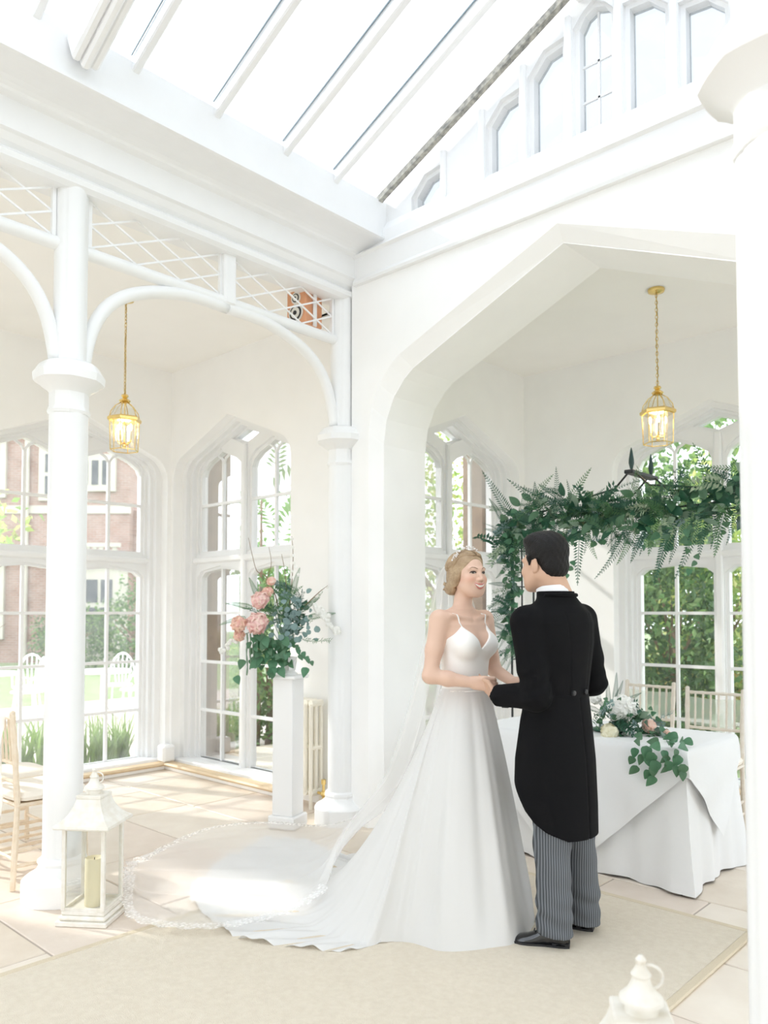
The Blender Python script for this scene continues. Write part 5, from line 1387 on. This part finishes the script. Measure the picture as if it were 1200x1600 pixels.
twig([(435, 950), (428, 925), (416, 912), (418, 900), (424, 880), (420, 855)]); twig([(430, 930), (415, 900), (402, 893), (396, 875), (388, 840)]); twig([(452, 950), (456, 910), (458, 870), (456, 838)], .02); twig([(465, 958), (485, 938), (500, 924), (512, 915)]); twig([(448, 940), (446, 900), (440, 866)], .03)
for pts in ([(456, 842), (457, 855), (458, 868), (459, 880), (456, 893), (462, 886), (452, 888), (466, 898), (455, 902), (451, 884)], [(503, 921), (500, 926), (511, 917), (495, 931)]):
    for x, y in pts: flower(fa, F_SMALL, A(x, y, .01), (rr.uniform(-1, 1), -.5, .5), .8)
for i in range(34): t = rr.random(); flower(fa, F_SMALL, A(488 + 40 * t + rr.uniform(-5, 5), 952 + 40 * t * t + rr.uniform(-8, 8) * (1 - t * .6), -.03), W(rr.uniform(-.6, .6), -1, .4), 1.15)
for i in range(14): t = i / 13; flower(fa, F_SMALL, A(368 - 24 * t + rr.uniform(-4, 4), 1000 + 18 * t + rr.uniform(-5, 5), -.08), W(-.3, -1, .2), .95)
for k in range(3):                              # hanging green tassels
    x0 = 386 + k * 5; MB().tube([A(x0, 990, -.12) - fa.location] + [A(x0 + math.sin(j) * .8, 990 + j * (6.5 - k * .9), -.12) - fa.location for j in range(1, 11)], [.005 + .0015 * math.sin(j * 2.2) for j in range(11)], 6).obj('amaranthus_tassel', M_LEAFP, fa, True)

# --- table flowers
tf = thing('table_flowers', (-2.28, 4.30, TZ + .01), 'white and blush flowers with trailing ivy lying on the white cloth', 'flowers')
FD1 = rf((-2.28, 4.30))[1]
def B(x, y, df=0.0): q = J(x, y, FD1 + df); return W(*q)
rr = random.Random(9)
def onTop(x, y, h=0.0): return fl(x, y, TZ + .012 + h)
bed = MB()
for i in range(3): bed.ball((-.10 + i * .10, .06, .012), (.06, .04, .016), 10, 6)
bed.obj('flower_foam', M_LEAFD, tf, True)
flower(tf, F_WHITE, B(974, 1106, -.06), W(-.1, -1, .5), 1.15); flower(tf, F_WHITE, B(966, 1113, -.07), W(-.4, -1, .1), .8); flower(tf, F_WHITE, B(984, 1104, -.05), W(.4, -1, .5), .8)
flower(tf, F_CREAM, B(952, 1144, -.12), W(-.1, -1, .15), 1.05); flower(tf, F_BLUSH, B(1014, 1134, -.10), W(.2, -1, .25), .95); flower(tf, F_BLUSH, B(1042, 1147, -.08), W(.8, -.8, .1), .6); flower(tf, F_WHITE, B(930, 1091, 0), W(.1, -1, .5), .55)
for x, y, dx, dz in ((950, 1090, .05, 1), (946, 1095, -.5, .7), (955, 1092, .5, .8), (965, 1090, .8, .45), (938, 1100, -.8, .4), (960, 1085, .1, 1)): put(tf, 'fern', B(x, y + 12, .02), W(dx, -.15, dz), .3, .55, 0)
for i in range(110):
    x = 938 + 100 * rr.random(); y = 1112 + (x - 945) * .33 + rr.gauss(0, 12); put(tf, rr.choice(('broad', 'spr', 'spr', 'ivy', 'ivy', 'ivy')), B(x, y, rr.uniform(-.12, .02)), W(rr.uniform(-1, 1), -.7, rr.uniform(-.6, .6)), rr.uniform(-1, 1), rr.uniform(.5, .85))
iv = [(1000, 1158), (1010, 1165), (1020, 1152), (1030, 1160), (1040, 1150), (1048, 1160), (1036, 1172), (1022, 1176), (1012, 1182), (1026, 1188), (1044, 1180), (1056, 1170), (1062, 1180), (1050, 1190), (1068, 1158), (1083, 1159), (1072, 1166), (992, 1168), (1002, 1178), (990, 1182), (995, 1196), (1015, 1203), (1021, 1196), (1056, 1196), (1066, 1205), (1070, 1194), (1044, 1196), (1032, 1166), (1060, 1152), (1004, 1150), (1018, 1142), (1054, 1160), (1022, 1212)]
for x, y in iv:
    q = J(x, y, 1.0); c0 = Vector((0, 0, CAM_H)); d = ray(x, y)
    t1 = (TY0 - .085 - c0.y) / d.y; p1 = c0 + d * t1                    # in front of the hanging cloth
    t2 = (TZ + .035 - c0.z) / d.z; p2 = c0 + d * t2                     # on the table top
    p = p1 if p1.z < TZ + .02 else p2
    put(tf, 'ivy', p, V3(rr.uniform(-.6, .6), -.25, -1) if p is p1 else V3(rr.uniform(-1, 1), -1, .1), rr.uniform(-.4, .4), rr.uniform(1.0, 1.35))
MB().tube([B(945, 1148, -.12) - tf.location, B(940, 1165, -.15) - tf.location, B(938, 1182, -.16) - tf.location, B(937, 1198, -.16) - tf.location], [.006, .006, .005, .002], 6).obj('amaranthus_tassel', M_LEAFP, tf, True)
# ------------------------------------------------------------------ the garden and the house outside
M_LAWN = mat('lawn_green', (.17, .23, .10), .9, col2=(.22, .28, .13), scale=2.5)
M_GRAVEL = mat('pinkish_gravel', (.52, .46, .42), .95, col2=(.44, .38, .34), scale=20)
M_BRICK = bpy.data.materials.new('red_brick'); M_BRICK.use_nodes = True
N, L = M_BRICK.node_tree.nodes, M_BRICK.node_tree.links
tc = N.new('ShaderNodeTexCoord'); bk = N.new('ShaderNodeTexBrick'); mp = N.new('ShaderNodeMapping')
mp.inputs['Rotation'].default_value = (math.pi / 2, 0, 0)
L.new(tc.outputs['Object'], mp.inputs['Vector']); L.new(mp.outputs[0], bk.inputs['Vector'])
bk.inputs['Color1'].default_value = (.36, .21, .17, 1); bk.inputs['Color2'].default_value = (.29, .17, .14, 1); bk.inputs['Mortar'].default_value = (.38, .33, .28, 1)
bk.inputs['Scale'].default_value = 1.0; bk.inputs['Brick Width'].default_value = .22; bk.inputs['Row Height'].default_value = .075; bk.inputs['Mortar Size'].default_value = .008
L.new(bk.outputs['Color'], N['Principled BSDF'].inputs['Base Color']); N['Principled BSDF'].inputs['Roughness'].default_value = .9
M_BRSTONE = mat('weathered_brown_stone', (.30, .22, .16), .9, col2=(.22, .16, .12), scale=9, bump=.4)
M_DRESS = mat('dressed_limestone', (.55, .51, .44), .8, var=.1, scale=2); M_SLATE = mat('roof_slate', (.10, .10, .11), .7); M_DGLASS = mat('dark_window_glass', (.04, .05, .06), .1)
struct('ground', MB().box((-60, -30, -.35), (45, 70, -.15)), M_LAWN, 'mown lawn around the garden room', cat='lawn')
struct('terrace', MB().box((-13.5, -4, -.16), (-7.1, 9, -.135)), M_GRAVEL, 'pinkish gravel terrace between the dusty window and the lawn', cat='terrace')
struct('path', MB().box((-7.1, -14, -.16), (9, -1.2, -.134)), M_GRAVEL, 'added gravel outside the entrance wall, out of view', cat='path')  # unseen gravel, added so the ground bounces less green light indoors
struct('side_gravel', MB().box((2.0, -1.2, -.16), (9, 7, -.134)), M_GRAVEL, 'added gravel along the far side of the garden room, out of view', cat='path')  # likewise added out of view, to keep the green bounce down

# house across the lawn, in a frame turned to face the window
hs = thing('brick_house', W(-13.0, 25, -.15), 'red brick house with limestone windows across the lawn', 'house', rot=YAW)
MB().box((-8, 0, 0), (4.88, 7, 9.5)).obj('wall', M_BRICK, hs)
MB().box((-8, -.06, 4.75), (4.92, 0, 5.0)).obj('stone_band', M_DRESS, hs); MB().box((-8, -.1, 9.3), (4.95, 0, 9.6)).obj('parapet', M_DRESS, hs)
MB().box((4.88, .4, 0), (5.3, 6, 4.9)).obj('low_wing', M_BRICK, hs)
MB().extrude([(-.1, 9.5), (7.1, 9.5), (3.5, 12.5)], -8, 4.9, 'x').obj('roof', M_SLATE, hs)
MB().box((3.9, 1.2, 9.5), (4.8, 2.2, 13.0)).obj('chimney', M_BRICK, hs)
MB().tube([(1.62, -.1, 0), (1.62, -.1, 9.2)], .08, 8).obj('drainpipe', M_DRESS, hs)
def hwin(x, z, w, h, nx, nz):
    f = MB().box((x - .15, -.12, z - .15), (x + w + .15, .05, z + h + .15)).obj('window_surround', M_DRESS, hs)
    for i in range(nx):
        for j in range(nz):
            a, b = x + w * i / nx + .06, x + w * (i + 1) / nx - .06; c, d = z + h * j / nz + .06, z + h * (j + 1) / nz - .06
            MB().box((a, -.135, c), (b, -.115, d)).obj('window_pane', M_DGLASS, f)
for x, z, w, h, nx, nz in ((3.3, 5.6, 1.0, .9, 3, 1), (-.6, .9, 1.4, 2.2, 3, 2), (-.4, 5.4, 1.2, 1.6, 2, 2), (-4.2, .9, 1.6, 2.2, 3, 2), (2.15, 5.3, .7, 1.4, 2, 2)): hwin(x, z, w, h, nx, nz)
by = MB().box((2.85, -1.0, 0), (4.85, 0, 3.1)).obj('bay_window', M_DRESS, hs)
for i in range(4): MB().box((3.0 + i * .45, -1.02, .9), (3.35 + i * .45, -.99, 1.75)).obj('window_pane', M_DGLASS, by); MB().box((3.0 + i * .45, -1.02, 1.9), (3.35 + i * .45, -.99, 2.6)).obj('window_pane', M_DGLASS, by)
for i in range(10): MB().box((2.87 + i * .2, -.98, 3.1), (2.99 + i * .2, -.9, 3.6)).obj('baluster', M_DRESS, by)
MB().box((2.8, -1.02, 3.6), (4.9, -.86, 3.72)).obj('bay_rail', M_DRESS, by)
# clipped hedge in front of the house
def cloud(name, c, rad, n, size, pal, seed, par, m, shell=.45, base=(0, 0, 0)):
    g = np.random.default_rng(seed)
    d = g.normal(size=(n, 3)); d /= np.linalg.norm(d, axis=1)[:, None]; r = (shell + (1 - shell) * g.random(n)) ** .6
    lump = 1 + .18 * np.sin(d[:, 0] * 5 + seed) * np.sin(d[:, 1] * 6) + .14 * np.sin(d[:, 2] * 8 + d[:, 0] * 4)
    p = np.array(c) + d * (r * lump)[:, None] * np.array(rad)
    a = g.normal(size=(n, 3)); a[:, 2] -= .4; a /= np.linalg.norm(a, axis=1)[:, None]; b = np.cross(a, g.normal(size=(n, 3))); b /= np.linalg.norm(b, axis=1)[:, None]
    s = size * g.uniform(.6, 1.3, n)[:, None]; nn = np.cross(a, b)
    V = np.stack([p, p + a * s * .5 + b * s * .28 + nn * s * .08, p + a * s, p + a * s * .5 - b * s * .28 + nn * s * .08], 1).reshape(-1, 3) - np.array(base)
    F_ = np.arange(4 * n).reshape(-1, 4)
    me = bpy.data.meshes.new(name); me.from_pydata(V.tolist(), [], F_.tolist()); me.materials.append(m)
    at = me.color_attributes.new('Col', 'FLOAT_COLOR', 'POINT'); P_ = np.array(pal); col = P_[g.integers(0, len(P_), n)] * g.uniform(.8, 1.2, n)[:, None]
    C4 = np.ones((4 * n, 4), np.float32); C4[:, :3] = np.repeat(col, 4, 0); at.data.foreach_set('color', C4.ravel())
    return new(name, me, par, kind='stuff')
M_FOL = mat('garden_foliage', (.1, .2, .06), .5, attr=True, trans=.5)
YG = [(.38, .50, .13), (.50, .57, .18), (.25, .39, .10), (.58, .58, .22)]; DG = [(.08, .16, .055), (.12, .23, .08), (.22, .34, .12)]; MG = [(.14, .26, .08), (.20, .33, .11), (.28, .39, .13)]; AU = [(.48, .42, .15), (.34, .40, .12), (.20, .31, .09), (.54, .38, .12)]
def shrub(name, r, f, z, rad, n, size, pal, seed, label, cat='shrub', group=None, trunk=.05):
    w = W(r, f, -.15); t = thing(name, w, label, cat, group)
    cloud('foliage', W(r, f, z), rad, n, size, pal, seed, t, M_FOL, base=w)
    rr = random.Random(seed); m = MB(); m.tube([(0, 0, 0), (.05, 0, (z + .15) * .5), (0, .04, z + .1)], [trunk, trunk * .8, trunk * .4], 7)
    m.obj('trunk', M_TWIG, t, True)
    for k in range(6):
        a = k * 1.05 + rr.random(); h = (z + .15) * rr.uniform(.4, .8)
        MB().tube([(0, 0, h), (math.cos(a) * rad[0] * .4, math.sin(a) * rad[1] * .4, h + rad[2] * .35), (math.cos(a) * rad[0] * .75, math.sin(a) * rad[1] * .75, h + rad[2] * .6)], [trunk * .45, trunk * .3, trunk * .12], 5).obj('branch', M_TWIG, t, True)
    return t
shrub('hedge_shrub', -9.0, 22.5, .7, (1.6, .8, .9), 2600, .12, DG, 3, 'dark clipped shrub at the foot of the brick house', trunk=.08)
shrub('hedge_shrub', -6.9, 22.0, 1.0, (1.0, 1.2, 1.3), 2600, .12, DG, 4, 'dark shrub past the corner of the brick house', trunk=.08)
# behind the table
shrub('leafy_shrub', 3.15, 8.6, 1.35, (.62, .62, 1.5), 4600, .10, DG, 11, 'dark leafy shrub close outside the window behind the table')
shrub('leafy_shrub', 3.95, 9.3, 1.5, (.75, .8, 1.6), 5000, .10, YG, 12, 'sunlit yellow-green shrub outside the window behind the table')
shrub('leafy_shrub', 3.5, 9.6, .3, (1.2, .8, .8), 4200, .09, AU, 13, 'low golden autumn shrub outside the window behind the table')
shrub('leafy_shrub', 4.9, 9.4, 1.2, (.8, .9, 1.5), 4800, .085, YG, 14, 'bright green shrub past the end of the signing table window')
shrub('garden_tree', 4.2, 13.5, 3.3, (2.3, 2.0, 2.2), 7000, .15, MG, 15, 'tall green tree rising above the shrubs behind the table', 'tree', trunk=.16)
# past the bride's window
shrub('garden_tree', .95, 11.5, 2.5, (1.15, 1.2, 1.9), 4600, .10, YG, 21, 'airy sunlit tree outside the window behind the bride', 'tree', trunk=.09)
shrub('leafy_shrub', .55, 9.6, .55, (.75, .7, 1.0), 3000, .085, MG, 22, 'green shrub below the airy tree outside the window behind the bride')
# past the flower pedestal
shrub('leafy_shrub', -2.15, 9.6, .45, (.6, .6, .8), 3000, .085, YG, 31, 'bright low shrub outside the window by the flower pedestal')
shrub('leafy_shrub', -1.35, 9.2, .9, (.55, .6, 1.1), 3400, .085, MG, 32, 'leafy shrub outside the window right of the pedestal flowers')
shrub('garden_tree', -3.0, 17.0, 1.9, (1.2, 1.2, 1.1), 2600, .13, MG, 33, 'distant rounded tree across the lawn', 'tree', trunk=.12)
# feathery young tree with pinnate leaves
pt = thing('pinnate_tree', W(-1.45, 9.0, -.15), 'young tree with long feathered leaves outside the pedestal window', 'tree')
M_PIN = mat('feather_leaf_green', (.26, .40, .15), .5, trans=.45)
PINN = frond_mesh('feather_leaf', M_PIN, .75, .42, 11, .35)
MB().tube([(0, 0, 0), (.04, .02, 1.4), (.0, .05, 2.9)], [.035, .028, .012], 7).obj('trunk', M_TWIG, pt, True)
rr = random.Random(4)
for x, y, dx, dz in ((428, 745, .1, 1), (425, 770, .7, .5), (418, 800, -.6, .4), (440, 790, .8, .2), (432, 830, -.3, .8), (447, 815, .6, .6), (380, 765, -.9, .1), (377, 785, -1, -.1), (412, 840, -.9, .3), (436, 850, .3, .9), (450, 840, .9, .1), (372, 920, -.8, .5), (376, 935, -.6, -.4)):
    q = J(x, y, 9.0); o = new('feather_leaf', PINN, pt); o.location = W(*q) - pt.location; o.rotation_euler = orient(W(dx, rr.uniform(-.3, .3), dz), W(rr.uniform(-.3, .3), -1, .3), rr.uniform(-.4, .4)); s_ = rr.uniform(.75, 1.1); o.scale = (s_,) * 3
# iris clumps below the dusty window
M_IRISL = mat('iris_blade', (.30, .43, .14), .45, trans=.4)
rr = random.Random(8)
BL = []
for k in range(3):
    vs = []; bend = (.05, .16, .3)[k]
    for i in range(6): t = i / 5; w = .016 * (1 - t ** 2.2); vs += [(-w, bend * t * t, .6 * t * (1 - .25 * bend * t)), (w, bend * t * t, .6 * t * (1 - .25 * bend * t))]
    me = bpy.data.meshes.new('blade'); me.from_pydata(vs, [], [(2 * i, 2 * i + 1, 2 * i + 3, 2 * i + 2) for i in range(5)]); me.materials.append(M_IRISL); BL.append(me)
for k in range(9):
    px_ = (2.15, 2.4, 2.62, 2.85, 3.08, 3.32, 3.56, 3.8, 4.05)[k]
    t = thing('iris_clump', (-7.45 + rr.uniform(-.12, .12), px_, -.15), 'clump of long green strap leaves under the dusty window', 'plant', 'strap-leaved clumps under the dusty window')
    for i in range(52):
        o = new('blade', rr.choice(BL), t, (rr.gauss(0, .07), rr.gauss(0, .08), 0), (0, 0, rr.uniform(0, 6.28))); s_ = rr.uniform(.75, 1.15); o.scale = (1.1, 1, s_)
# young branchy shrub at the window edge
shrub('sapling', -4.25, 8.3, 2.45, (.42, .5, .35), 150, .13, YG, 41, 'sparse yellow-green sapling outside the dusty window', 'tree', trunk=.02)
# brick buttresses outside
def buttress(lo, hi, label):
    t = thing('buttress', ((lo[0] + hi[0]) / 2, (lo[1] + hi[1]) / 2, -.15), label, 'buttress', 'brown stone buttresses'); I = Vector(t.location)
    MB().box(Vector(lo) - I, Vector(hi) - I, .02).obj('pier', M_BRSTONE, t); a, b = Vector(lo) - I, Vector(hi) - I
    MB().box((a.x - .05, a.y - .05, 0), (b.x + .05, b.y + .05, .35), .03).obj('plinth', M_BRSTONE, t)
buttress((-7.10, 4.62, -.15), (-6.80, 4.95, 3.9), 'brown stone buttress outside the window by the flower pedestal')
buttress((-4.98, 6.55, -.15), (-4.70, 6.95, 3.9), 'brown stone buttress outside the window behind the bride')
# white cast garden furniture on the terrace
M_CAST = mat('white_cast_metal', (.85, .85, .85), .5)
def gtable(r, f, label):
    t = thing('garden_table', W(r, f, -.135), label, 'table', 'white garden tables')
    MB().lathe([(.0, .68), (.42, .68), (.43, .70), (.42, .72), (.0, .72)], 24).obj('top', M_CAST, t, 40)
    MB().tube([(0, 0, .1), (0, 0, .7)], .03, 8).obj('stem', M_CAST, t)
    for k in range(3): a = k * 2.09; MB().tube([(0, 0, .25), (.2 * math.cos(a), .2 * math.sin(a), .1), (.32 * math.cos(a), .32 * math.sin(a), 0)], .018, 6).obj('foot', M_CAST, t, True)
def gchair(r, f, rot, label):
    t = thing('garden_chair', W(r, f, -.135), label, 'chair', 'white garden chairs', rot)
    MB().lathe([(.0, .42), (.22, .42), (.23, .435), (.22, .45), (.0, .45)], 18).obj('seat', M_CAST, t, 40)
    for k in range(4): a = k * math.pi / 2 + .785; MB().tube([(.17 * math.cos(a), .17 * math.sin(a), .43), (.23 * math.cos(a), .23 * math.sin(a), 0)], .015, 6).obj('leg', M_CAST, t)
    P = [(.22 * math.cos(a), .20 + .03 * math.sin(a), .45 + .48 * math.sin(a)) for a in [i * math.pi / 10 for i in range(11)]]
    MB().tube(P, .018, 6).obj('back_hoop', M_CAST, t, True)
    for k in (-2, -1, 0, 1, 2): MB().tube([(k * .05, .21, .45), (k * .075, .225, .45 + .48 * (1 - (k * .075 / .23) ** 2) ** .5)], .011, 5).obj('back_splat', M_CAST, t)
    for s in (-1, 1): MB().tube([(s * .21, .2, .62), (s * .25, .05, .66), (s * .2, -.12, .45)], .013, 5).obj('arm', M_CAST, t, True)
gtable(-4.25, 11.9, 'white cast garden table on the terrace between two chairs'); gtable(-5.75, 11.4, 'white cast garden table on the terrace seen past the tulle-draped chair')
gchair(-3.75, 11.9, YAW - 1.7, 'white cast garden chair at the outer side of its table'); gchair(-4.25, 12.6, YAW, 'white cast garden chair behind its table'); gchair(-5.2, 11.5, YAW - 1.5, 'white cast garden chair beside the second table'); gchair(-5.5, 12.2, YAW + .2, 'white cast garden chair behind the second table')
